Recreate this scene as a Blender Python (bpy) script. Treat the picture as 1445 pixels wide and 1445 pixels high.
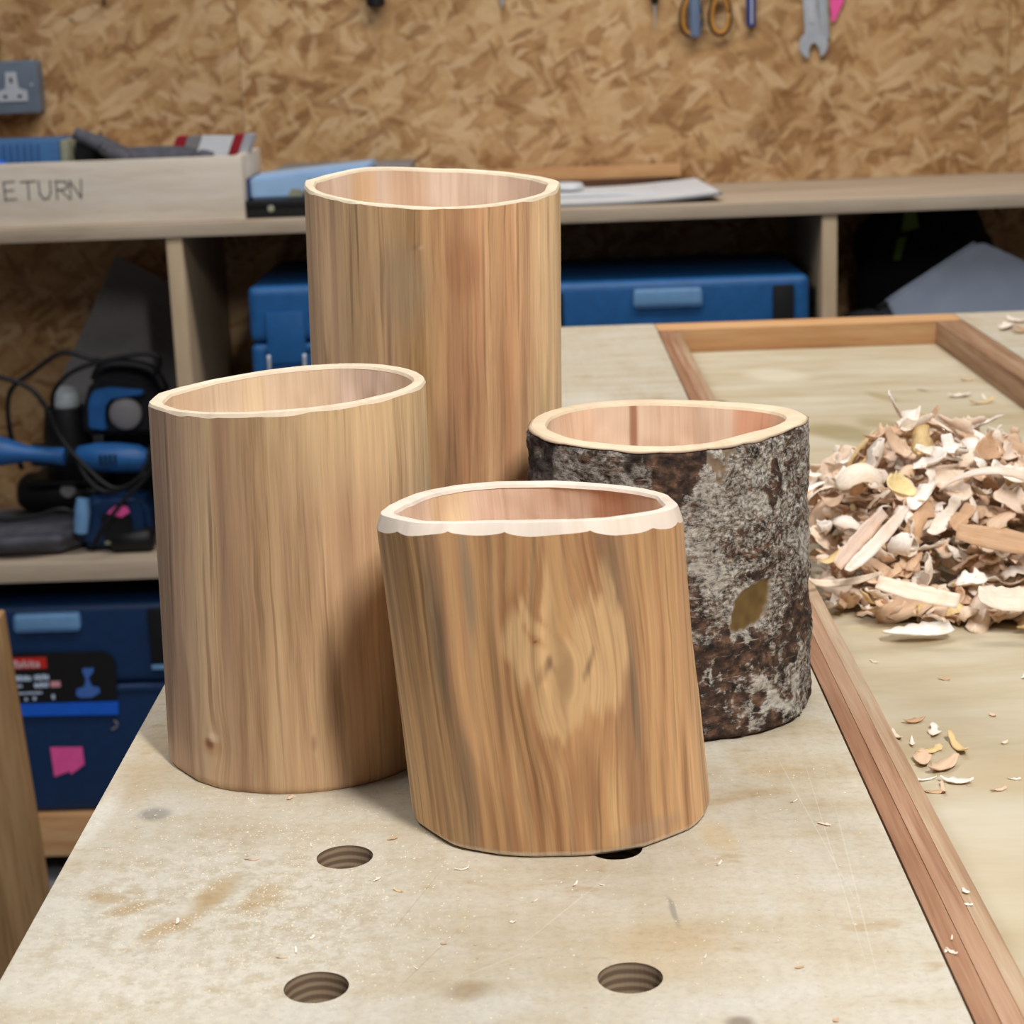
import bpy, bmesh, math, random
import numpy as np
from mathutils import Vector, Matrix

for o in list(bpy.data.objects):
    bpy.data.objects.remove(o)
scene = bpy.context.scene
COL = scene.collection
BZ = 0.92                       # height of the bench top above the floor

# ------------------------------------------------------------------ camera
cam_d = bpy.data.cameras.new('camera')
cam = bpy.data.objects.new('camera', cam_d)
COL.objects.link(cam)
cr = Vector((0.99932671, 0.00593007, -0.03620725))
cu = Vector((0.03372491, 0.24016007, 0.97014729))
cf = Vector((-0.01444857, 0.97071519, -0.23979838))
CAM = Vector((0.0731681, -0.5331687, 0.2792733))
M = Matrix((cr, cu, -cf)).transposed().to_4x4()
M.translation = CAM + Vector((0, 0, BZ))
cam.matrix_world = M
cam_d.sensor_fit = 'HORIZONTAL'
cam_d.sensor_width = 36.0
cam_d.lens = 36.0 * 2701.4 / 1445.0
cam_d.clip_start = 0.02
cam_d.clip_end = 50
cam_d.dof.use_dof = True
cam_d.dof.focus_distance = 0.73
cam_d.dof.aperture_fstop = 26.0
scene.camera = cam

# ------------------------------------------------------------------ world, lights, exposure
w = bpy.data.worlds.new('world')
scene.world = w
w.use_nodes = True
w.node_tree.nodes['Background'].inputs['Color'].default_value = (0.80, 0.88, 1.0, 1)
w.node_tree.nodes['Background'].inputs['Strength'].default_value = 0.06


def area(name, loc, target, sx, sy, power, col):
    d = bpy.data.lights.new(name, 'AREA')
    d.shape = 'RECTANGLE'
    d.size, d.size_y = sx, sy
    d.energy = power
    d.color = col
    o = bpy.data.objects.new(name, d)
    COL.objects.link(o)
    o.location = loc
    dirv = Vector(target) - Vector(loc)
    o.rotation_euler = dirv.to_track_quat('-Z', 'Y').to_euler()
    return o


key = area('ceiling_batten_front', (0.50, -0.80, 2.16), (0.10, 0.22, BZ), 0.10, 0.45, 5.6, (1.0, 0.98, 0.955))
key.data.spread = math.radians(80)      # spread narrowed so less light reaches the shelf bays
area('overhead_fill_left', (-0.8, 0.35, 2.45), (-0.2, 0.6, BZ), 1.2, 0.30, 13, (0.93, 0.96, 1.0))  # unseen fill light, added overhead for ambient light from the left
area('overhead_fill_back', (0.35, 1.45, 2.45), (0.33, 1.75, BZ), 1.5, 0.30, 24, (1.0, 0.97, 0.93))  # unseen fill light, added overhead to brighten the back wall

scene.view_settings.view_transform = 'Standard'
scene.view_settings.look = 'None'
scene.view_settings.gamma = 1.0
scene.view_settings.use_curve_mapping = False
scene.view_settings.exposure = 0.0


# ------------------------------------------------------------------ helpers
def lin(r, g, b):
    def f(c):
        c /= 255.0
        return c / 12.92 if c <= 0.04045 else ((c + 0.055) / 1.055) ** 2.4
    return (f(r), f(g), f(b), 1.0)


class Mat:
    def __init__(self, name, rough=0.6, spec=0.3):
        self.m = bpy.data.materials.new(name)
        self.m.use_nodes = True
        self.t = self.m.node_tree
        self.b = self.t.nodes['Principled BSDF']
        self.b.inputs['Roughness'].default_value = rough
        self.b.inputs['Specular IOR Level'].default_value = spec

    def n(self, kind, **kw):
        nd = self.t.nodes.new(kind)
        for k, v in kw.items():
            setattr(nd, k, v)
        return nd

    def put(self, sock, v):
        if isinstance(v, bpy.types.NodeSocket):
            self.t.links.new(v, sock)
        elif v is not None:
            if sock.type == 'RGBA' and not hasattr(v, '__len__'):
                v = (v, v, v, 1)
            sock.default_value = v

    def obj(self):
        return self.n('ShaderNodeTexCoord').outputs['Object']

    def attr(self, name, out='Vector'):
        return self.n('ShaderNodeAttribute', attribute_name=name).outputs[out]

    def rnd(self):
        return self.n('ShaderNodeObjectInfo').outputs['Random']

    def map(self, vec, scale=(1, 1, 1), rot=(0, 0, 0), loc=(0, 0, 0), kind='POINT'):
        nd = self.n('ShaderNodeMapping', vector_type=kind)
        self.put(nd.inputs['Vector'], vec)
        nd.inputs['Scale'].default_value = scale
        nd.inputs['Rotation'].default_value = rot
        nd.inputs['Location'].default_value = loc
        return nd.outputs[0]

    def noise(self, vec, scale=5, detail=3, rough=0.55, dist=0.0, out='Fac'):
        nd = self.n('ShaderNodeTexNoise')
        self.put(nd.inputs['Vector'], vec)
        nd.inputs['Scale'].default_value = scale
        nd.inputs['Detail'].default_value = detail
        nd.inputs['Roughness'].default_value = rough
        nd.inputs['Distortion'].default_value = dist
        return nd.outputs[out]

    def voro(self, vec, scale=5, out='Color', feature='F1', rand=1.0):
        nd = self.n('ShaderNodeTexVoronoi', feature=feature)
        self.put(nd.inputs['Vector'], vec)
        nd.inputs['Scale'].default_value = scale
        nd.inputs['Randomness'].default_value = rand
        return nd.outputs[out]

    def ramp(self, fac, stops, interp='LINEAR'):
        nd = self.n('ShaderNodeValToRGB')
        cr_ = nd.color_ramp
        cr_.interpolation = interp
        while len(cr_.elements) < len(stops):
            cr_.elements.new(0.5)
        for e, (p, c) in zip(cr_.elements, stops):
            e.position = p
            e.color = c if hasattr(c, '__len__') else (c, c, c, 1)
        self.put(nd.inputs[0], fac)
        return nd.outputs[0]

    def rng(self, v, a, b, c=0.0, d=1.0, smooth=False):
        nd = self.n('ShaderNodeMapRange')
        if smooth:
            nd.interpolation_type = 'SMOOTHSTEP'
        self.put(nd.inputs[0], v)
        for i, x in enumerate((a, b, c, d)):
            nd.inputs[i + 1].default_value = x
        return nd.outputs[0]

    def mix(self, fac, a, b, mode='MIX'):
        nd = self.n('ShaderNodeMix', data_type='RGBA', blend_type=mode)
        self.put(nd.inputs[0], fac)
        self.put(nd.inputs[6], a)
        self.put(nd.inputs[7], b)
        return nd.outputs[2]

    def math(self, op, a, b=0.0):
        nd = self.n('ShaderNodeMath', operation=op)
        self.put(nd.inputs[0], a)
        self.put(nd.inputs[1], b)
        return nd.outputs[0]

    def vadd(self, a, b, op='ADD'):
        nd = self.n('ShaderNodeVectorMath', operation=op)
        self.put(nd.inputs[0], a)
        self.put(nd.inputs[1], b)
        return nd.outputs[0]

    def blob(self, vec, loc, scale, rot=0.0, soft=0.35):
        p = self.map(vec, scale=scale, rot=(0, 0, rot), loc=loc, kind='TEXTURE')
        nd = self.n('ShaderNodeVectorMath', operation='LENGTH')
        self.put(nd.inputs[0], p)
        return self.rng(nd.outputs['Value'], 1.0, 1.0 - soft, 0, 1, True)

    def col(self, c):
        self.put(self.b.inputs['Base Color'], c)
        return self

    def rough(self, r):
        self.put(self.b.inputs['Roughness'], r)
        return self

    def bump(self, h, strength=0.3, dist=0.001):
        nd = self.n('ShaderNodeBump')
        nd.inputs['Strength'].default_value = strength
        nd.inputs['Distance'].default_value = dist
        self.put(nd.inputs['Height'], h)
        self.put(self.b.inputs['Normal'], nd.outputs[0])
        return self


def plain(name, rgb, rough=0.5, var=0.12, scale=40, metal=0.0, spec=0.4, bump=0.0):
    m = Mat(name, rough, spec)
    o = m.obj()
    nz = m.noise(o, scale, 4)
    c = lin(*rgb)
    lo = tuple(x * (1 - var) for x in c[:3]) + (1,)
    hi = tuple(min(1, x * (1 + var)) for x in c[:3]) + (1,)
    m.col(m.ramp(nz, [(0.3, lo), (0.7, hi)]))
    m.b.inputs['Metallic'].default_value = metal
    if bump:
        m.bump(m.noise(o, scale * 4, 3), bump, 0.001)
    return m.m


def link(o, parent=None):
    COL.objects.link(o)
    if parent is not None:
        o.parent = parent
    return o


def mesh_obj(name, verts, faces, mat=None, parent=None, smooth=False, loc=None):
    me = bpy.data.meshes.new(name)
    me.from_pydata([tuple(v) for v in verts], [], faces)
    me.update()
    if smooth:
        me.polygons.foreach_set('use_smooth', [True] * len(me.polygons))
    if mat is not None:
        me.materials.append(mat)
    o = bpy.data.objects.new(name, me)
    if loc is not None:
        o.location = loc
    return link(o, parent)


def bm_obj(name, bm, mat=None, parent=None, smooth=False):
    bmesh.ops.recalc_face_normals(bm, faces=bm.faces)
    me = bpy.data.meshes.new(name)
    bm.to_mesh(me)
    bm.free()
    if smooth:
        me.polygons.foreach_set('use_smooth', [True] * len(me.polygons))
        try:
            me.set_sharp_from_angle(angle=math.radians(40))
        except Exception:
            pass
    if mat is not None:
        me.materials.append(mat)
    return link(bpy.data.objects.new(name, me), parent)


def tag(o, label, cat=None, group=None, kind=None):
    if label:
        o['label'] = label
    if cat:
        o['category'] = cat
    if group:
        o['group'] = group
    if kind:
        o['kind'] = kind
    return o


def thing(name, loc, label, cat, rotz=0.0, group=None):
    o = bpy.data.objects.new(name, None)
    o.empty_display_size = 0.02
    o.location = loc
    o.rotation_euler = (0, 0, rotz)
    COL.objects.link(o)
    return tag(o, label, cat, group)


def bm_box(bm, lo, hi, mtx=None):
    xs, ys, zs = zip(lo, hi)
    vs = [bm.verts.new((x, y, z)) for x in xs for y in ys for z in zs]
    for f in ((0, 1, 3, 2), (4, 6, 7, 5), (0, 4, 5, 1), (2, 3, 7, 6), (0, 2, 6, 4), (1, 5, 7, 3)):
        bm.faces.new([vs[i] for i in f])
    if mtx is not None:
        bmesh.ops.transform(bm, matrix=mtx, verts=vs)
    return vs


def box(name, lo, hi, mat, parent=None, bevel=0.001, seg=2, rot=None, smooth=True):
    """a box between two corners; origin at the centre of its base"""
    lo, hi = Vector(lo), Vector(hi)
    c = Vector(((lo.x + hi.x) / 2, (lo.y + hi.y) / 2, lo.z))
    bm = bmesh.new()
    bm_box(bm, lo - c, hi - c)
    if bevel:
        bmesh.ops.bevel(bm, geom=list(bm.edges), offset=bevel, segments=seg, affect='EDGES', profile=0.6)
    o = bm_obj(name, bm, mat, parent, smooth and bevel > 0)
    o.location = c
    if rot:
        o.rotation_euler = rot
    return o


def prism(name, pts, y0, y1, mat, parent=None, bevel=0.0, seg=2):
    """outline in x,z extruded from y0 to y1"""
    bm = bmesh.new()
    a = [bm.verts.new((x, y0, z)) for x, z in pts]
    b = [bm.verts.new((x, y1, z)) for x, z in pts]
    bm.faces.new(a)
    bm.faces.new(b[::-1])
    n = len(pts)
    for i in range(n):
        bm.faces.new((a[i], b[i], b[(i + 1) % n], a[(i + 1) % n]))
    if bevel:
        bmesh.ops.bevel(bm, geom=list(bm.edges), offset=bevel, segments=seg, affect='EDGES')
    return bm_obj(name, bm, mat, parent, bevel > 0)


def catmull(pts, n=8):
    P = [Vector(p) for p in pts]
    P = [P[0] * 2 - P[1]] + P + [P[-1] * 2 - P[-2]]
    out = []
    for i in range(1, len(P) - 2):
        for k in range(n):
            t = k / n
            a, b, c, d = P[i - 1:i + 3]
            out.append(0.5 * ((2 * b) + (c - a) * t + (2 * a - 5 * b + 4 * c - d) * t * t + (3 * b - a - 3 * c + d) * t ** 3))
    out.append(P[-2])
    return out


def tube(name, pts, r, mat, parent=None, ns=8, spline=6):
    path = catmull(pts, spline) if spline else [Vector(p) for p in pts]
    vs, fs = [], []
    up = Vector((0.13, 0.31, 0.94)).normalized()
    for i, p in enumerate(path):
        t = (path[min(i + 1, len(path) - 1)] - path[max(i - 1, 0)]).normalized()
        s = t.cross(up)
        if s.length < 1e-4:
            s = t.cross(Vector((1, 0, 0)))
        s.normalize()
        u = s.cross(t)
        rr = r[i * len(r) // len(path)] if hasattr(r, '__len__') else r
        for k in range(ns):
            a = 2 * math.pi * k / ns
            vs.append(p + rr * (math.cos(a) * s + math.sin(a) * u))
    for i in range(len(path) - 1):
        for k in range(ns):
            k2 = (k + 1) % ns
            fs.append((i * ns + k, i * ns + k2, (i + 1) * ns + k2, (i + 1) * ns + k))
    fs.append(tuple(range(ns))[::-1])
    fs.append(tuple((len(path) - 1) * ns + k for k in range(ns)))
    return mesh_obj(name, vs, fs, mat, parent, True)


def lathe(name, prof, axis_pt, axis_dir, mat, parent=None, ns=20, squash=1.0):
    """profile [(distance along the axis, radius)] turned about an axis"""
    d = Vector(axis_dir).normalized()
    s = d.cross(Vector((0, 0, 1)))
    if s.length < 1e-4:
        s = Vector((1, 0, 0))
    s.normalize()
    u = s.cross(d)
    vs, fs = [], []
    for h, r in prof:
        for k in range(ns):
            a = 2 * math.pi * k / ns
            vs.append(Vector(axis_pt) + d * h + r * (math.cos(a) * s + squash * math.sin(a) * u))
    for i in range(len(prof) - 1):
        for k in range(ns):
            k2 = (k + 1) % ns
            fs.append((i * ns + k, i * ns + k2, (i + 1) * ns + k2, (i + 1) * ns + k))
    fs.append(tuple(range(ns))[::-1])
    fs.append(tuple((len(prof) - 1) * ns + k for k in range(ns)))
    o = mesh_obj(name, vs, fs, mat, parent, True)
    try:
        o.data.set_sharp_from_angle(angle=math.radians(45))
    except Exception:
        pass
    return o


def vnoise(x, y, seed=0, perx=None):
    """smooth value noise in 2-D, optionally periodic in x"""
    rs = np.random.RandomState(seed)
    T = rs.rand(512, 512)
    xi = np.floor(x).astype(int)
    yi = np.floor(y).astype(int)
    fx, fy = x - xi, y - yi
    fx = fx * fx * (3 - 2 * fx)
    fy = fy * fy * (3 - 2 * fy)
    x0, x1 = (xi % perx, (xi + 1) % perx) if perx else (xi % 512, (xi + 1) % 512)
    y0, y1 = yi % 512, (yi + 1) % 512
    a = T[x0, y0] * (1 - fx) + T[x1, y0] * fx
    b = T[x0, y1] * (1 - fx) + T[x1, y1] * fx
    return (a * (1 - fy) + b * fy) * 2 - 1


def lump(name, c, rx, ry, rz, mat, parent=None, p=2.6, amp=0.12, seed=1, nu=40, nv=20, freq=3.0):
    """a soft lumpy solid resting on its base"""
    vs, fs = [], []
    U, V = np.meshgrid(np.arange(nu) / nu * 2 * np.pi, np.linspace(-np.pi / 2, np.pi / 2, nv))
    sp = lambda a: np.sign(a) * np.abs(a) ** (2 / p)
    X = sp(np.cos(V)) * sp(np.cos(U))
    Y = sp(np.cos(V)) * sp(np.sin(U))
    Z = sp(np.sin(V))
    k = 1 + amp * vnoise(U / (2 * np.pi) * round(freq * 3), V * freq + 9, seed, int(round(freq * 3))) * np.cos(V) \
        + amp * 0.5 * vnoise(U / (2 * np.pi) * round(freq * 7), V * freq * 2.3 + 9, seed + 1, int(round(freq * 7))) * np.cos(V)
    A = np.stack([X * k * rx, Y * k * ry, np.maximum(Z * k, -1.0) * rz + rz], -1).reshape(-1, 3)
    for j in range(nv - 1):
        for i in range(nu):
            i2 = (i + 1) % nu
            fs.append((j * nu + i, j * nu + i2, (j + 1) * nu + i2, (j + 1) * nu + i))
    return mesh_obj(name, A.tolist(), fs, mat, parent, True, loc=c)


def strokes(name, lines, width, y, mat, parent, depth=0.0006):
    """pen strokes in the x,z plane as thin raised ribbons facing -y"""
    bm = bmesh.new()
    for ln in lines:
        for (x0, z0), (x1, z1) in zip(ln[:-1], ln[1:]):
            dx, dz = x1 - x0, z1 - z0
            L = math.hypot(dx, dz)
            a = math.atan2(dz, dx)
            mtx = Matrix.Translation((x0, y, z0)) @ Matrix.Rotation(-a, 4, 'Y')
            bm_box(bm, (-width * .4, -depth, -width / 2), (L + width * .4, 0.0002, width / 2), mtx)
    return bm_obj(name, bm, mat, parent)


def text_obj(name, body, size, x, y, z, mat, parent, shear=0.0, wide=1.0):
    cu_ = bpy.data.curves.new(name, 'FONT')
    cu_.body = body
    cu_.size = size
    cu_.extrude = 0.0003
    cu_.shear = shear
    tmp = bpy.data.objects.new(name, cu_)
    me = bpy.data.meshes.new_from_object(tmp)
    bpy.data.objects.remove(tmp)
    me.materials.clear()
    me.materials.append(mat)
    o = bpy.data.objects.new(name, me)
    o.rotation_euler = (math.pi / 2, 0, 0)
    o.location = (x, y, z)
    o.scale = (wide, 1, 1)
    return link(o, parent)


# ------------------------------------------------------------------ materials of the setting
def osb_material():
    m = Mat('oriented_strand_board', 0.62, 0.25)
    o = m.obj()
    wob = m.noise(o, 16, 3, out='Color')
    v = m.vadd(o, m.vadd(wob, (0.028, 0.028, 0.028), 'MULTIPLY'))
    base = m.noise(m.map(v, scale=(17, 8, 20)), 1.0, 5, 0.62)
    tones = [(0.28, lin(138, 96, 58)), (0.40, lin(170, 128, 84)), (0.52, lin(192, 152, 104)), (0.64, lin(206, 170, 124)), (0.76, lin(216, 184, 142))]
    col = m.ramp(base, tones)
    # strands of different direction and tone show here and there
    for ang, sx, sz, off, k in ((0.15, 11, 38, 0.0, 0.7), (-0.7, 13, 44, 3.1, 0.65), (0.85, 13, 48, 7.7, 0.65), (1.5, 16, 46, 5.2, 0.55), (-0.25, 17, 58, 9.4, 0.7), (0.5, 22, 90, 12.9, 0.7), (-1.1, 22, 84, 15.3, 0.6)):
        p = m.map(m.map(v, rot=(0, ang, 0)), scale=(sx, 1.0, sz), loc=(off, off, off))
        sep = m.n('ShaderNodeSeparateColor')
        m.put(sep.inputs[0], m.voro(p, 1.0, 'Color'))
        g = m.noise(m.map(p, scale=(0.8, 1, 5)), 1.5, 3)
        val = m.math('ADD', m.math('MULTIPLY', sep.outputs[0], 0.60), m.math('MULTIPLY', g, 0.46))
        d = m.voro(p, 1.0, 'Distance')
        mk = m.math('MULTIPLY', m.rng(sep.outputs[1], 0.62, 0.65, 0, k), m.rng(d, 0.66, 0.50, 0, 1, True))
        col = m.mix(mk, col, m.ramp(val, tones))
    spots = m.rng(m.noise(m.map(v, scale=(34, 1, 52)), 1.0, 4, 0.65), 0.63, 0.72, 0, 0.7)
    col = m.mix(spots, col, lin(98, 66, 40))
    fine = m.rng(m.noise(m.map(v, scale=(90, 1, 160), loc=(4, 0, 2)), 1.0, 3, 0.6), 0.68, 0.75, 0, 0.75)
    col = m.mix(fine, col, lin(70, 56, 44))
    broad = m.rng(m.noise(o, 3.0, 3), 0.3, 0.7, 0.88, 1.08)
    col = m.mix(1.0, col, broad, 'MULTIPLY')
    m.col(col)
    m.bump(m.noise(m.map(v, scale=(60, 10, 120)), 1.0, 4), 0.25, 0.001)
    return m.m


def wood_material(name, stops, scale=(40, 6, 40), rough=0.6, fine=6.0, warp=0.02, bump=0.12):
    """sawn timber: grain runs along the axis with the smallest scale"""
    m = Mat(name, rough, 0.25)
    o = m.obj()
    v = m.vadd(o, m.vadd(m.noise(o, 4, 2, out='Color'), (warp, warp, warp), 'MULTIPLY'))
    a = m.noise(m.map(v, scale=scale), 1.0, 4, 0.6)
    b = m.noise(m.map(v, scale=tuple(s * fine for s in scale)), 1.0, 2)
    f = m.math('ADD', m.math('MULTIPLY', a, 0.75), m.math('MULTIPLY', b, 0.25))
    col = m.ramp(f, stops)
    m.col(col)
    m.bump(b, bump, 0.0006)
    return m.m


M_OSB = osb_material()
M_SHELF = wood_material('pale_plywood_board', [(0.3, lin(164, 144, 122)), (0.5, lin(186, 168, 147)), (0.7, lin(200, 184, 164))], (3, 30, 30))
M_SHELF_V = wood_material('pale_plywood_upright', [(0.3, lin(176, 152, 122)), (0.7, lin(204, 182, 152))], (30, 30, 3))
M_TRAY = wood_material('birch_ply_tray', [(0.3, lin(206, 192, 174)), (0.5, lin(222, 210, 194)), (0.7, lin(232, 222, 208))], (5, 60, 60))
M_PLANK = wood_material('weathered_plank', [(0.3, lin(128, 96, 62)), (0.5, lin(164, 128, 88)), (0.7, lin(188, 152, 110))], (60, 60, 4))
M_RED = wood_material('reddish_softwood', [(0.30, lin(120, 88, 64)), (0.45, lin(150, 114, 86)), (0.58, lin(170, 138, 110)), (0.75, lin(186, 160, 136))], (150, 5, 150), warp=0.004)
M_REDX = wood_material('reddish_softwood_rail', [(0.30, lin(176, 124, 82)), (0.45, lin(202, 152, 104)), (0.6, lin(216, 172, 124)), (0.75, lin(228, 192, 150))], (4, 70, 55), warp=0.02)
M_FLOOR = plain('grey_concrete', (128, 130, 136), 0.8, 0.12, 6, bump=0.1)
M_BLACK = plain('black_plastic', (17, 17, 19), 0.5, 0.2)
M_RUBBER = plain('black_rubber', (12, 12, 14), 0.55, 0.2)
M_NAVY = plain('navy_plastic', (16, 48, 88), 0.5, 0.12, 60, bump=0.08)
M_BLUE = plain('blue_plastic', (32, 92, 150), 0.48, 0.12, 60, bump=0.08)
M_TOOLBLUE = plain('tool_blue_plastic', (40, 96, 158), 0.42, 0.15)
M_PALEBLUE = plain('worn_pale_blue_plastic', (112, 156, 200), 0.55, 0.12)
M_STEEL = plain('brushed_steel', (196, 202, 210), 0.35, 0.1, 80, metal=0.35)
M_SOCKET = plain('grey_painted_metal', (104, 116, 132), 0.5, 0.08)
M_SOCKETIN = plain('pale_grey_plastic', (186, 190, 198), 0.45, 0.06)
M_WHITE = plain('white_paper', (216, 218, 222), 0.7, 0.06)
M_PINK = plain('pink_tape', (246, 92, 166), 0.6, 0.08)
M_GREYCLOTH = plain('grey_cloth', (82, 82, 90), 0.9, 0.3, 60, bump=0.4)
M_DARKCLOTH = plain('black_cloth', (22, 22, 28), 0.9, 0.3, 60, bump=0.3)
M_GREEN = plain('green_strip', (96, 128, 50), 0.7, 0.2)
M_RED_P = plain('red_plastic', (150, 26, 42), 0.45, 0.1)
M_REDB = plain('red_badge', (206, 44, 36), 0.5, 0.05)
M_BRIGHTBLUE = plain('bright_blue_film', (24, 96, 214), 0.4, 0.1)
M_RIBBLUE = plain('ribbed_blue_plastic', (62, 108, 158), 0.5, 0.1)
M_LIGHTBLUE = plain('light_blue_card', (160, 194, 232), 0.5, 0.08, 25)
M_DKBLUE = plain('dark_blue_print', (40, 62, 110), 0.5, 0.1)
M_OLIVE = plain('olive_print', (150, 150, 128), 0.6, 0.1)
M_GREYPLAS = plain('bluish_grey_plastic', (206, 222, 250), 0.4, 0.1, 20)
M_SHEET = plain('grey_translucent_sheet', (136, 132, 132), 0.6, 0.15, 14)
M_ORANGE = plain('orange_rubber', (196, 136, 56), 0.5, 0.12)
M_SILVERPL = plain('silver_film', (196, 196, 204), 0.3, 0.1, metal=0.4)
M_INK = plain('grey_marker_ink', (134, 128, 122), 0.8, 0.2)
M_GREYBLUE = plain('grey_blue_handle', (104, 122, 150), 0.5, 0.08)
M_PENBLUE = plain('blue_handle', (34, 66, 150), 0.45, 0.1)
M_KNOB = plain('white_plastic', (206, 212, 214), 0.4, 0.06)
M_BROWNP = plain('brown_paper', (88, 56, 34), 0.7, 0.2)
M_GREYPAPER = plain('grey_paper', (122, 122, 124), 0.7, 0.1)


# ------------------------------------------------------------------ the setting
wall = box('wall_back', (-2.9, 2.485, 0), (2.3, 2.56, 2.6), M_SHELF, None, 0)
wall['kind'] = 'structure'
tag(wall, 'back wall clad in oriented strand board panels')
px = [-2.78, -1.58, -0.362, 0.812, 2.03]
for a, b in zip(px[:-1], px[1:]):
    p_ = box('osb_panel', (a + 0.0004, 2.47, 0.0), (b - 0.0004, 2.4845, 2.44), M_OSB, None, 0)
    p_.parent = wall
    p_.matrix_parent_inverse = wall.matrix_world.inverted()
    p_.location = p_.location - wall.location
    p_.matrix_parent_inverse = Matrix.Identity(4)

fl = mesh_obj('floor', [(-3.0, -1.8, 0), (2.4, -1.8, 0), (2.4, 2.6, 0), (-3.0, 2.6, 0)], [(0, 1, 2, 3)], M_FLOOR)
tag(fl, 'grey concrete workshop floor', kind='structure')

# ------------------------------------------------------------------ shelf unit along the wall
unit = thing('shelf_unit', (0, 2.285, 0), 'long plywood shelf unit standing against the strand board wall', 'shelf')


def upart(name, lo, hi, mat, bevel=0.0012):
    o = box(name, (lo[0], lo[1] - 2.285, lo[2] + BZ), (hi[0], hi[1] - 2.285, hi[2] + BZ), mat, unit, bevel)
    return o


upart('top_board', (-1.35, 2.10, 0.032), (1.35, 2.469, 0.051), M_SHELF)
for a, b in ((-1.33, -1.308), (-0.427, -0.405), (0.4725, 0.493), (1.308, 1.33)):
    upart('divider', (a, 2.104, -BZ + 0.0), (b, 2.468, 0.0315), M_SHELF_V)
upart('shelf_board', (-1.3075, 2.102, -0.452), (-0.4275, 2.468, -0.425), M_SHELF)
upart('shelf_board', (-0.4045, 2.102, -0.272), (0.472, 2.468, -0.250), M_SHELF)
upart('shelf_board', (0.4935, 2.102, -0.252), (1.3075, 2.468, -0.230), M_SHELF)
upart('bottom_board', (-1.3075, 2.13, -0.830), (-0.4275, 2.468, -0.812), M_SHELF)
upart('bottom_rail', (-1.3075, 2.104, -0.876), (-0.4275, 2.129, -0.812), M_REDX)
upart('bottom_board', (-0.4045, 2.13, -0.830), (0.472, 2.468, -0.812), M_SHELF)
upart('bottom_rail', (-0.4045, 2.104, -0.876), (0.472, 2.129, -0.812), M_REDX)


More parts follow.
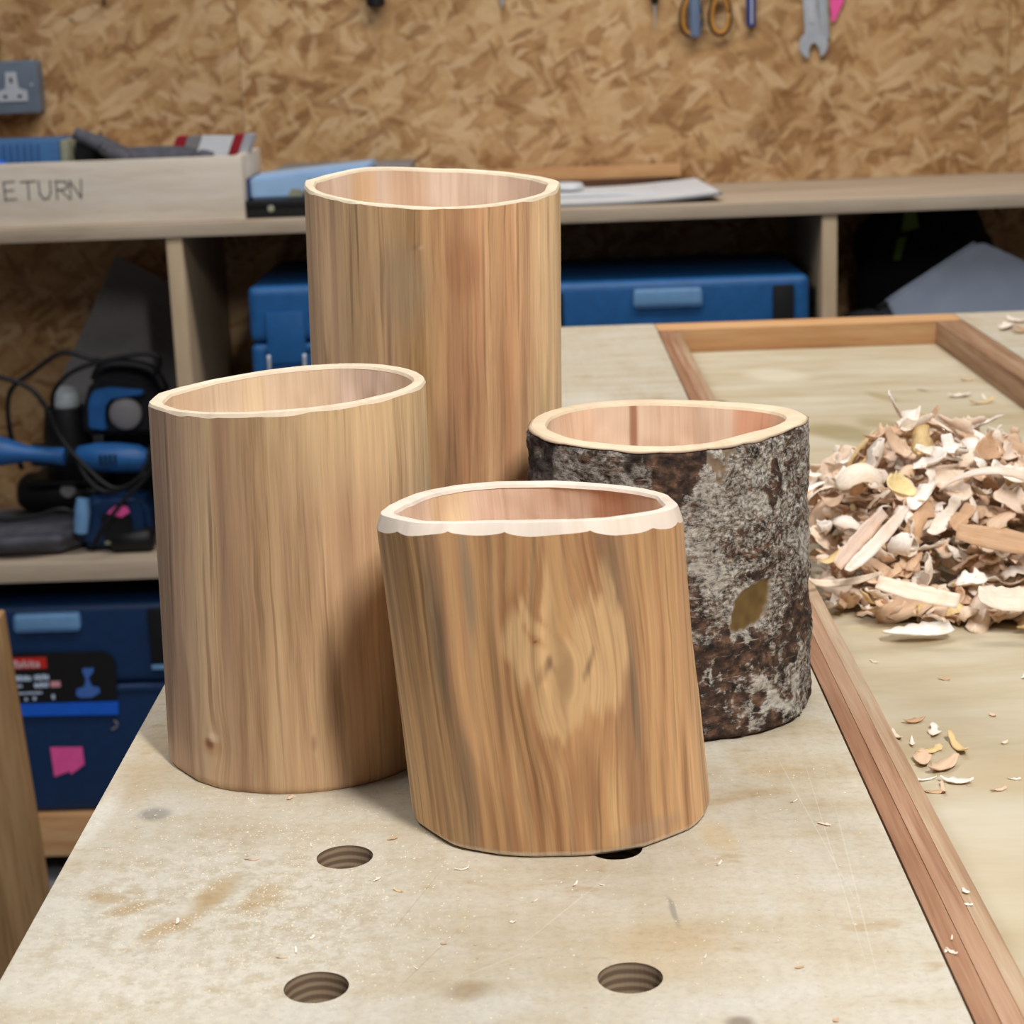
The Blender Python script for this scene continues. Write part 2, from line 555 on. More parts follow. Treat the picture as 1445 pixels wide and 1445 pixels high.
# ------------------------------------------------------------------ workbench
def bench_material():
    m = Mat('worn_birch_plywood', 0.62, 0.22)
    o = m.obj()
    v = m.vadd(o, m.vadd(m.noise(o, 14, 3, out='Color'), (0.012, 0.012, 0.0), 'MULTIPLY'))
    long_ = m.noise(m.map(v, scale=(9, 45, 9)), 1.0, 4, 0.6)
    cross = m.noise(m.map(v, scale=(120, 14, 20)), 1.0, 3, 0.6)
    big = m.noise(v, 7, 4, 0.6)
    f = m.math('ADD', m.math('ADD', m.math('MULTIPLY', long_, 0.45), m.math('MULTIPLY', big, 0.35)), m.math('MULTIPLY', cross, 0.2))
    col = m.ramp(f, [(0.31, lin(190, 164, 126)), (0.42, lin(211, 191, 157)), (0.53, lin(221, 206, 178)), (0.66, lin(229, 217, 196))])
    # pale dust and planed patches, brown stains
    dust = m.rng(m.noise(v, 24, 5, 0.65), 0.52, 0.66, 0, 0.45)
    col = m.mix(dust, col, lin(232, 222, 203))
    near = m.blob(v, (-0.035, 0.05, 0), (0.09, 0.10, 1), 0.2, 0.6)
    nd = m.math('MULTIPLY', near, m.rng(m.noise(o, 130, 4, 0.7), 0.42, 0.56, 0, 0.85))
    col = m.mix(nd, col, lin(238, 226, 202))
    st = m.rng(m.noise(m.map(v, scale=(30, 60, 30), loc=(3, 1, 0)), 1.0, 4, 0.6), 0.60, 0.70, 0, 0.5)
    col = m.mix(st, col, lin(192, 160, 112))
    for loc, sc, rot, c, k in (
            ((-0.062, 0.064, 0), (0.012, 0.0055, 1), 0.5, (196, 160, 108), 0.9),
            ((-0.072, 0.073, 0), (0.013, 0.005, 1), -0.35, (196, 160, 108), 0.8),
            ((-0.036, 0.074, 0), (0.0075, 0.022, 1), -0.25, (200, 163, 108), 0.9),
            ((-0.046, 0.050, 0), (0.007, 0.016, 1), -0.7, (200, 163, 108), 0.8),
            ((-0.020, 0.069, 0), (0.008, 0.018, 1), -0.4, (204, 168, 114), 0.7),
            ((-0.070, 0.148, 0), (0.0085, 0.010, 1), 0.2, (118, 108, 98), 0.75),
            ((-0.092, 0.142, 0), (0.008, 0.045, 1), -0.12, (246, 236, 214), 0.8),
            ((0.053, 0.000, 0), (0.012, 0.009, 1), 0.3, (164, 132, 92), 0.7),
            ((0.132, -0.025, 0), (0.0055, 0.006, 1), 0.0, (112, 88, 66), 0.85),
            ((0.118, 0.050, 0), (0.0016, 0.016, 1), 0.12, (120, 112, 104), 0.65),
            ((0.113, 0.022, 0), (0.030, 0.028, 1), 0.4, (206, 170, 118), 0.55),
            ((0.140, 0.110, 0), (0.009, 0.020, 1), 0.1, (214, 178, 116), 0.6),
            ((0.158, 0.150, 0), (0.018, 0.006, 1), 0.1, (190, 156, 106), 0.6),
            ((0.165, 0.172, 0), (0.016, 0.006, 1), -0.1, (200, 160, 100), 0.5),
            ((-0.080, 0.200, 0), (0.016, 0.060, 1), 0.0, (196, 160, 112), 0.5),
            ((0.12, 0.95, 0), (0.030, 0.09, 1), 0.0, (242, 230, 206), 0.6)):
        msk = m.math('MULTIPLY', m.blob(v, loc, sc, rot, 0.7), k * 0.75)
        col = m.mix(msk, col, lin(*c))
    # knife scratches
    for loc, sc, rot, c in (
            ((0.0335, 0.0165, 0), (0.0003, 0.030, 1), -0.42, (150, 122, 92)),
            ((0.079, 0.051, 0), (0.0004, 0.040, 1), -0.54, (248, 238, 218)),
            ((0.171, 0.085, 0), (0.0003, 0.115, 1), -0.03, (248, 240, 222)),
            ((0.1685, 0.11, 0), (0.0003, 0.095, 1), 0.07, (248, 240, 222)),
            ((0.1745, 0.06, 0), (0.0004, 0.09, 1), -0.06, (246, 236, 214)),
            ((0.055, 0.012, 0), (0.0004, 0.024, 1), -0.9, (246, 236, 214)),
            ((0.028, 0.06, 0), (0.0003, 0.035, 1), -0.30, (168, 138, 104))):
        msk = m.blob(o, loc, sc, rot, 0.5)
        col = m.mix(m.math('MULTIPLY', msk, 0.3), col, lin(*c))
    # fine dark flecks
    fl_ = m.rng(m.noise(m.map(o, scale=(240, 420, 240)), 1.0, 2), 0.70, 0.76, 0, 0.5)
    col = m.mix(fl_, col, lin(150, 118, 80))
    col = m.mix(1.0, col, m.ramp(m.noise(o, 330, 4, 0.75), [(0.3, 0.86), (0.5, 1.0), (0.7, 1.07)]), 'MULTIPLY')
    m.col(m.mix(1.0, col, (0.75, 0.785, 0.85, 1), 'MULTIPLY'))
    m.bump(m.noise(o, 420, 3, 0.7), 0.18, 0.0004)
    return m.m


def ply_edge_material():
    m = Mat('plywood_layers', 0.75, 0.15)
    o = m.obj()
    wv = m.n('ShaderNodeTexWave', wave_type='BANDS', bands_direction='Z')
    m.put(wv.inputs['Vector'], o)
    wv.inputs['Scale'].default_value = 110
    wv.inputs['Distortion'].default_value = 2.0
    wv.inputs['Detail'].default_value = 2
    wv.inputs['Detail Scale'].default_value = 0.6
    m.col(m.ramp(wv.outputs['Fac'], [(0.2, lin(116, 96, 78)), (0.6, lin(142, 120, 98)), (0.9, lin(160, 138, 114))]))
    return m.m


def well_material():
    m = Mat('dusty_well_plywood', 0.65, 0.2)
    o = m.obj()
    v = m.vadd(o, m.vadd(m.noise(o, 10, 3, out='Color'), (0.02, 0.02, 0.0), 'MULTIPLY'))
    f = m.math('ADD', m.math('MULTIPLY', m.noise(m.map(v, scale=(8, 30, 8)), 1.0, 4, 0.6), 0.6), m.math('MULTIPLY', m.noise(v, 9, 4), 0.4))
    col = m.ramp(f, [(0.32, lin(190, 168, 130)), (0.46, lin(208, 191, 159)), (0.58, lin(218, 205, 178)), (0.7, lin(226, 216, 195))])
    for loc, sc, c, k in (((0.315, 0.92, 0), (0.030, 0.055, 1), (168, 150, 106), 0.75), ((0.35, 0.95, 0), (0.020, 0.03, 1), (172, 154, 108), 0.6),
                          ((0.375, 1.06, 0), (0.010, 0.035, 1), (180, 158, 112), 0.7), ((0.24, 1.06, 0), (0.006, 0.014, 1), (120, 108, 90), 0.7),
                          ((0.415, 1.08, 0), (0.004, 0.010, 1), (110, 98, 84), 0.7), ((0.3, 1.18, 0), (0.035, 0.05, 1), (242, 230, 206), 0.6),
                          ((0.222, 0.040, 0), (0.012, 0.018, 1), (128, 116, 108), 0.75), ((0.27, 0.22, 0), (0.03, 0.03, 1), (206, 180, 140), 0.5)):
        col = m.mix(m.math('MULTIPLY', m.blob(v, loc, sc, 0.3, 0.6), k), col, lin(*c))
    m.col(m.mix(1.0, col, (0.82, 0.83, 0.84, 1), 'MULTIPLY'))
    m.bump(m.noise(o, 400, 3, 0.7), 0.15, 0.0004)
    return m.m


M_BENCH = bench_material()
M_PLY = ply_edge_material()
M_WELL = well_material()
bench = thing('workbench', (0, 0, 0), 'large plywood workbench with round dog holes and a sunken tray', 'workbench')
XL, XS, XS2, XR, XR2, XE = -0.100, 0.1935, 0.2155, 0.463, 0.488, 0.80
YF, YB, YRB = -0.26, 1.355, 1.312


def holed_panel(name, x0, x1, y0, y1, z0, z1, holes, parent):
    bm = bmesh.new()
    loops = [[(x0, y0), (x1, y0), (x1, y1), (x0, y1)]]
    for (hx, hy, hr) in holes:
        loops.append([(hx + hr * math.cos(2 * math.pi * k / 40), hy + hr * math.sin(2 * math.pi * k / 40)) for k in range(40)])
    for zz in (z1, z0):
        es = []
        for lp in loops:
            vs = [bm.verts.new((x, y, zz)) for x, y in lp]
            for i in range(len(vs)):
                es.append(bm.edges.new((vs[i], vs[(i + 1) % len(vs)])))
        bmesh.ops.triangle_fill(bm, edges=es, use_beauty=True)
    for f in bm.faces:
        f.material_index = 0
    bm.verts.ensure_lookup_table()
    nv = len(bm.verts) // 2
    base = 0
    for lp in loops:
        n = len(lp)
        for i in range(n):
            a, b = base + i, base + (i + 1) % n
            f = bm.faces.new([bm.verts[a], bm.verts[b], bm.verts[b + nv], bm.verts[a + nv]])
            f.material_index = 1
        base += n
    o = bm_obj(name, bm, M_BENCH, parent)
    o.data.materials.append(M_PLY)
    return o


HOLES = [(0, 0, 0.01), (0.096, 0, 0.01), (0, 0.096, 0.01), (0.096, 0.096, 0.0095)]
tp = holed_panel('top_panel', XL, XS - 0.0008, YF, YB, -0.030, 0.0, HOLES, bench)
tp.location.z = BZ
tag(tp, 'pale worn plywood panel with round dog holes')
LAM = [wood_material('lamination_wood', st_, (150, 5, 150), warp=0.006) for st_ in (
    [(0.30, lin(112, 76, 54)), (0.45, lin(146, 104, 76)), (0.58, lin(162, 122, 94)), (0.75, lin(184, 152, 124))],
    [(0.30, lin(134, 94, 68)), (0.45, lin(162, 122, 94)), (0.58, lin(178, 142, 114)), (0.75, lin(196, 170, 146))],
    [(0.30, lin(140, 106, 78)), (0.45, lin(168, 136, 106)), (0.58, lin(184, 158, 130)), (0.75, lin(200, 180, 156))])]
strip = bpy.data.objects.new('edge_strip', None)
strip.location = (0, 0, BZ)
link(strip, bench)
for x0, x1, z1 in ((XS, XS + 0.0073, 0.0), (XS + 0.0079, XS + 0.0149, -0.0014), (XS + 0.0155, XS2, -0.0030)):
    box('lamination', (x0, YF, -0.0225), (x1, YRB, z1), LAM.pop(0), strip, 0.0007, 2)
box('back_rail', (XS, YRB + 0.0003, BZ - 0.060), (XR2, YB, BZ), M_REDX, bench, 0.0012)
box('side_rail', (XR, YF, BZ - 0.060), (XR2, YRB, BZ), M_RED, bench, 0.0015)
wp = box('well_panel', (XS + 0.0005, YF, BZ - 0.041), (XR - 0.0005, YRB, BZ - 0.023), M_WELL, bench, 0)
op = box('outer_panel', (XR2 + 0.0005, YF, BZ - 0.030), (XE, YB, BZ), M_BENCH, bench, 0)
for xx in (XL + 0.02, XE - 0.09):
    for yy in (YF + 0.03, YB - 0.10):
        box('leg', (xx, yy, 0), (xx + 0.07, yy + 0.07, BZ - 0.062), M_SHELF_V, bench, 0.002)
box('apron', (XL + 0.04, YF + 0.1005, BZ - 0.14), (XL + 0.065, YB - 0.1005, BZ - 0.031), M_SHELF, bench, 0.001)
box('apron', (XE - 0.065, YF + 0.1005, BZ - 0.14), (XE - 0.04, YB - 0.1005, BZ - 0.031), M_SHELF, bench, 0.001)
for o in (wp, op):      # material coordinates equal to bench coordinates
    o.data.transform(Matrix.Translation((o.location.x, o.location.y, 0)))
    o.location.x = o.location.y = 0

# board standing on the floor left of the bench
pl = box('plank', (-0.075, -0.0125, 0), (0.075, 0.0125, 0.686), M_PLANK, None, 0.004, 3)
pl.location = (-0.475, 1.2, 0.001)
pl.rotation_euler = (0, math.radians(-3.2), 0)
tag(pl, 'weathered brown board standing upright at the left beside the bench', 'board')


# ------------------------------------------------------------------ hollow log pots
def pot_wood(name, lo=0.62, hi=1.2, vein=0.0, rough=0.55):
    """knife-finished green wood: tint comes from the timber itself, streaks run along the log"""
    m = Mat(name, rough, 0.25)
    g = m.attr('grain')
    t = m.attr('tint', 'Color')
    warp = m.vadd(g, m.vadd(m.noise(g, 22, 2, out='Color'), (0.0028, 0.0, 0.0028), 'MULTIPLY'))
    s1 = m.noise(m.map(warp, scale=(110, 5, 1)), 1.0, 4, 0.62)
    s2 = m.noise(m.map(warp, scale=(480, 13, 1)), 1.0, 3, 0.6)
    s3 = m.noise(m.map(warp, scale=(1600, 50, 1)), 1.0, 2)
    f = m.math('ADD', m.math('ADD', m.math('MULTIPLY', s1, 0.5), m.math('MULTIPLY', s2, 0.33)), m.math('MULTIPLY', s3, 0.17))
    k = m.ramp(f, [(0.36, (lo, lo * 0.95, lo * 0.90, 1)), (0.5, (1, 1, 1, 1)), (0.64, (hi, hi * 1.02, hi * 1.03, 1))])
    c = m.mix(1.0, t, k, 'MULTIPLY')
    if vein:
        v1 = m.rng(m.noise(m.map(warp, scale=(330, 7, 1), loc=(7, 2, 0)), 1.0, 2, 0.5), 0.62, 0.70, 0, vein)
        c = m.mix(v1, c, m.mix(1.0, c, (0.50, 0.44, 0.40, 1), 'MULTIPLY'))
        v2 = m.rng(m.noise(m.map(warp, scale=(260, 6, 1), loc=(1, 9, 0)), 1.0, 2, 0.5), 0.62, 0.70, 0, vein)
        c = m.mix(v2, c, m.mix(1.0, c, (1.30, 1.32, 1.30, 1), 'MULTIPLY'))
    m.col(c)
    h = m.math('ADD', m.math('MULTIPLY', s2, 0.6), m.math('MULTIPLY', m.noise(m.map(g, scale=(60, 26, 1)), 1.0, 2), 0.8))
    m.bump(h, 0.22, 0.0008)
    return m.m


def bark_material():
    m = Mat('mottled_bark', 0.85, 0.15)
    g = m.attr('grain')
    t = m.attr('tint', 'Color')
    br = m.attr('brownness', 'Fac')
    raw = m.attr('rawbark', 'Fac')
    gw = m.vadd(g, m.vadd(m.noise(g, 90, 3, out='Color'), (0.004, 0.004, 0), 'MULTIPLY'))
    a = m.noise(m.map(gw, scale=(120, 190, 1)), 1.0, 6, 0.68)
    b = m.noise(m.map(gw, scale=(380, 620, 1), loc=(5, 3, 0)), 1.0, 4, 0.7)
    f = m.math('ADD', m.math('MULTIPLY', a, 0.5), m.math('MULTIPLY', b, 0.5))
    cover = m.rng(m.math('SUBTRACT', f, m.math('MULTIPLY', m.math('SUBTRACT', br, 0.35), 0.20)), 0.42, 0.57, 0, 1)
    under = m.ramp(m.noise(m.map(gw, scale=(160, 200, 1), loc=(9, 4, 0)), 1.0, 4, 0.65), [(0.34, lin(30, 26, 24)), (0.5, lin(66, 51, 43)), (0.62, lin(98, 73, 58)), (0.72, lin(126, 102, 85))])
    lich = m.mix(1.0, t, m.ramp(b, [(0.32, 0.55), (0.5, 1.0), (0.66, 1.35)]), 'MULTIPLY')
    c = m.mix(cover, under, lich)
    l = m.rng(m.noise(m.map(g, scale=(50, 560, 1), loc=(2, 8, 0)), 1.0, 3), 0.645, 0.70, 0, 0.6)
    c = m.mix(l, c, lin(176, 166, 152))
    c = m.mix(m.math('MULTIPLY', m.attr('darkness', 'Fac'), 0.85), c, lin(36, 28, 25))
    c = m.mix(raw, c, t)
    m.col(c)
    m.bump(m.mix(raw, f, 0.5), 0.7, 0.0016)
    return m.m


NT = 360
SAT, BRI = 0.80, 1.16      # overall chroma and lightness of the peeled wood


def periodic(vals, th):
    n = len(vals)
    F = np.fft.rfft(np.asarray(vals, float))
    k = np.arange(len(F))
    out = np.zeros_like(th)
    for i, c in zip(k, F):
        wgt = 1.0 if i in (0, n // 2) else 2.0
        out += wgt * (c.real * np.cos(i * th) - c.imag * np.sin(i * th)) / n
    return out


def superell(th, rx, ry, n):
    return (np.abs(np.cos(th) / rx) ** n + np.abs(np.sin(th) / ry) ** n) ** (-1.0 / n)


def grid_mesh(name, P, mat, parent, grain, tint, extra=None, cap=False):
    """rings of NT points joined to a tube; P is rows x NT x 3"""
    nr, nt = P.shape[:2]
    idx = np.arange(nr * nt).reshape(nr, nt)
    a, b = idx[:-1], idx[1:]
    q = np.stack([a, np.roll(a, -1, 1), np.roll(b, -1, 1), b], -1).reshape(-1, 4)
    me = bpy.data.meshes.new(name)
    faces = q.tolist()
    if cap:
        faces.append(idx[0][::-1].tolist() if cap == 'bottom' else idx[-1].tolist())
    me.from_pydata(P.reshape(-1, 3).tolist(), [], faces)
    me.polygons.foreach_set('use_smooth', [True] * len(me.polygons))
    at = me.attributes.new('grain', 'FLOAT_VECTOR', 'POINT')
    at.data.foreach_set('vector', np.ascontiguousarray(grain.reshape(-1, 3), dtype=np.float32).ravel())
    at = me.attributes.new('tint', 'FLOAT_COLOR', 'POINT')
    t4 = np.concatenate([tint, np.ones(tint.shape[:2] + (1,))], -1)
    at.data.foreach_set('color', np.ascontiguousarray(t4, dtype=np.float32).ravel())
    for k, v in (extra or {}).items():
        at = me.attributes.new(k, 'FLOAT', 'POINT')
        at.data.foreach_set('value', np.ascontiguousarray(v, dtype=np.float32).ravel())
    me.materials.append(mat)
    return link(bpy.data.objects.new(name, me), parent)


def cols(a, pts):
    """colours given at places across the log, blended between"""
    xs = [p[0] for p in pts]
    C = np.array([lin(*p[1])[:3] for p in pts])
    return np.stack([np.interp(a, xs, C[:, i]) for i in range(3)], -1)


def sblend(col, mask, rgb):
    return col * (1 - mask[..., None]) + np.array(lin(*rgb)[:3]) * mask[..., None]


def ell(a, b, ca, cb, ra, rb, soft=0.4, rot=0.0, aspect=1.0):
    da, db = (a - ca), (b - cb) * aspect
    x = (da * math.cos(rot) + db * math.sin(rot)) / ra
    y = (-da * math.sin(rot) + db * math.cos(rot)) / (rb * aspect)
    d = np.sqrt(x * x + y * y)
    t = np.clip((1 - d) / soft, 0, 1)
    return t * t * (3 - 2 * t)


def make_pot(label, base, topc, Rt, Zt, wall_t, chamfer, tint_fn, in_tint, rim_rgb, seed, facets, mats, bark=None, extra_cuts=(), foot=0.0022, NZ=130, floor_z=0.014, flare=1.0):
    rs = np.random.RandomState(seed)
    bx, by, rx, ry, sn = base
    root = thing('hollow_log_pot', (bx, by, BZ), label, 'wooden pot')
    th = np.arange(NT) / NT * 2 * np.pi
    rt = periodic(Rt, th)
    zt = periodic(Zt, th)
    rb = superell(th, rx, ry, sn)
    off = np.array([topc[0] - bx, topc[1] - by])
    face = math.atan2(CAM.y - by, CAM.x - bx)
    ch, ci = chamfer
    # carved flats: planes that shave the round log, their depth wandering along its height
    nf, depth, ncut = facets
    cuts = [(rs.uniform(0, 2 * np.pi), rs.uniform(0.05, 1.0), math.tan(math.radians(rs.uniform(-3.2, 3.2))), rs.uniform(0.0003, 0.0013)) for _ in range(ncut)]
    cuts += [(face + a_, z_, t_, d_) for a_, z_, t_, d_ in extra_cuts]
    hm = float(np.mean(Zt))
    fa = (np.arange(nf) + rs.uniform(-0.3, 0.3, nf)) * 2 * np.pi / nf

    def shave(tt, thg):
        k = np.ones_like(thg)
        for i in range(nf):
            wob = depth * (0.5 + 0.9 * vnoise(tt * 2.6 + i * 3.7, np.zeros_like(tt) + i, seed + 5))
            drift = 0.10 * vnoise(tt * 1.7 + i * 1.3, np.zeros_like(tt) + 4.5, seed + 9)
            d = 1.0 - np.maximum(wob, -0.02)
            cc = np.cos(thg - fa[i] - drift)
            lim = np.where(cc > 0.2, d / np.maximum(cc, 0.2), 9.0)
            k = np.minimum(k, lim)
        for ca, cz, tl, dd in cuts:
            d = 1.0 - (dd + np.maximum((tt - cz) * hm * tl, -dd - 0.004)) / 0.0575
            cc = np.cos(thg - ca)
            k = np.minimum(k, np.where(cc > 0.6, np.maximum(d, 0.978) / np.maximum(cc, 0.6), 9.0))
        return k
    TT, TH = np.meshgrid(np.linspace(0, 1, NZ) ** 1.0, th, indexing='ij')

    def surf(T, inset):
        r = rb[None] * (1 - T ** flare) + rt[None] * T ** flare
        return r * (1.0 if bark else 1.009) * shave(T, TH[:T.shape[0]]) - inset
    # rows packed closer at the foot
    nsc = 19
    ph = (th / (2 * np.pi) * nsc + 0.6 * vnoise(th / (2 * np.pi) * 7, th * 0, seed + 4, 7)) % 1.0
    zt_out = zt - ch * (0.80 + 0.42 * np.sqrt(np.abs(np.sin(np.pi * ph))) + 0.35 * vnoise(th / (2 * np.pi) * 9, th * 0, seed + 2, 9)) - 0.0004 * vnoise(th / (2 * np.pi) * 40, th * 0, seed + 3, 40)
    rows = np.concatenate([[0, 0.004, 0.009, 0.016], np.linspace(0.026, 1, NZ - 4)])
    T = np.repeat(rows[:, None], NT, 1)
    ins = foot * np.clip(1 - T / 0.02, 0, 1) ** 2
    Ro = surf(T, ins)
    cx = off[0] * T
    cy = off[1] * T
    Z = T * zt_out[None]
    P = np.stack([cx + Ro * np.cos(TH), cy + Ro * np.sin(TH), Z], -1)
    rm = float(rb.mean())
    arc = (((TH - face + np.pi) % (2 * np.pi)) - np.pi) * rm
    arc = np.where(np.abs(arc) > np.pi * rm * 0.999, np.pi * rm, arc)
    a = np.sin(TH - face)
    front = np.cos(TH - face)
    tint, extra, warpx = tint_fn(a, T, front, arc, Z)
    grain = np.stack([arc + warpx, Z, np.zeros_like(Z) + seed], -1)
    if bark:
        hgt = bark(a, T, front, arc, Z)
        P[..., 0] += hgt * np.cos(TH)
        P[..., 1] += hgt * np.sin(TH)
    if not bark:
        lum = (tint @ np.array([0.2126, 0.7152, 0.0722]))[..., None]
        tint = (lum + (tint - lum) * SAT) * BRI
    grid_mesh('bark' if bark else 'body', P, mats['body'], root, grain, tint, extra, cap='bottom')
    # rim: chamfer, top, inner edge
    ro = surf(np.ones((1, NT)), 0)[0]
    wv = wall_t * (1 + 0.20 * vnoise(th / (2 * np.pi) * 9, th * 0, seed + 7, 9) + 0.06 * vnoise(th / (2 * np.pi) * 23, th * 0, seed + 8, 23))
    prof = [(0.0, zt_out), (ci * 0.55, zt_out + (zt - zt_out) * 0.6), (ci, zt), (ci + (wv - ci) * 0.5, zt + 0.0003), (wv, zt - 0.0003), (wv + 0.0007, zt - 0.0014)]
    rr = []
    for ins_, z_ in prof:
        r_ = ro - ins_
        rr.append(np.stack([off[0] + r_ * np.cos(th), off[1] + r_ * np.sin(th), z_ + 0 * th], -1))
    rr = np.array(rr)
    if bark:
        rr[0, :, 0] += 0.0008 * np.cos(th)
        rr[0, :, 1] += 0.0008 * np.sin(th)
    sh = rr.shape[:2]
    rt_ = np.ones(sh + (3,)) * np.array(lin(*rim_rgb)[:3])
    vr = 1 + 0.07 * vnoise(th / (2 * np.pi) * 31, th * 0, seed + 11, 31)
    rt_ = rt_ * vr[None, :, None]
    if bark:
        rt_[0] = np.array(lin(96, 70, 48)[:3])
    gr = np.stack([np.repeat((th * rm)[None], sh[0], 0) * 0.2, np.repeat(np.linspace(0, 0.01, sh[0])[:, None], NT, 1), np.zeros(sh)], -1)
    rim_o = grid_mesh('rim', rr, mats['rim'], root, gr, rt_)
    rim_o.data.set_sharp_from_angle(angle=math.radians(24))
    # hollowed inside with gouge marks
    NI = 46
    Ti = np.repeat(np.linspace(1, 0, NI)[:, None], NT, 1)
    zi = floor_z + (zt[None] - 0.0014 - floor_z) * Ti
    Tn = zi / zt[None]
    dn = np.clip((zt[None] - 0.0014 - zi) / 0.02, 0, 1)
    gouge = 0.0019 * dn * (vnoise(TH[:NI] / (2 * np.pi) * 26, Tn * 7 + 2, seed + 21, 26) + 0.5 * vnoise(TH[:NI] / (2 * np.pi) * 47, Tn * 16 + 2, seed + 22, 47))
    ri = rb[None] * (1 - Tn ** flare) + rt[None] * Tn ** flare
    ri = ri * np.repeat((ro / rt)[None], NI, 0) - wv[None] - 0.0007 - 0.0008 * dn + gouge
    Pi = np.stack([off[0] * Tn + ri * np.cos(TH[:NI]), off[1] * Tn + ri * np.sin(TH[:NI]), zi], -1)
    ti = in_tint(np.sin(TH[:NI] - face), Tn, -np.cos(TH[:NI] - face), TH[:NI], seed)
    gi = np.stack([arc[:NI] + 0.5, zi, np.zeros_like(zi) + 3 + seed], -1)
    grid_mesh('interior', Pi, mats['inside'], root, gi, ti, cap='top')
    return root


def inside_tint(base_rgb, streak_rgb, streaks):
    def f(a, T, back, th, seed):
        c = np.ones(a.shape + (3,)) * np.array(lin(*base_rgb)[:3])
        n = vnoise(th / (2 * np.pi) * 14, T * 3 + 5, seed + 31, 14)
        c = sblend(c, np.clip(n - 0.1, 0, 1) * 0.7, streak_rgb)
        for ca, ra, rgb, k in streaks:
            c = sblend(c, np.where(back > 0, ell(a, T, ca, 0.8, ra, 9.0, 0.6), 0) * k, rgb)
        return c
    return f


M_PW = pot_wood('pale_carved_wood', 0.66, 1.18, 0.6)
M_PRIM = pot_wood('fresh_cut_rim', 0.88, 1.06)
M_PIN = pot_wood('hollowed_wood', 0.86, 1.08)
M_BARK = bark_material()
WOODM = dict(body=M_PW, rim=M_PRIM, inside=M_PIN)


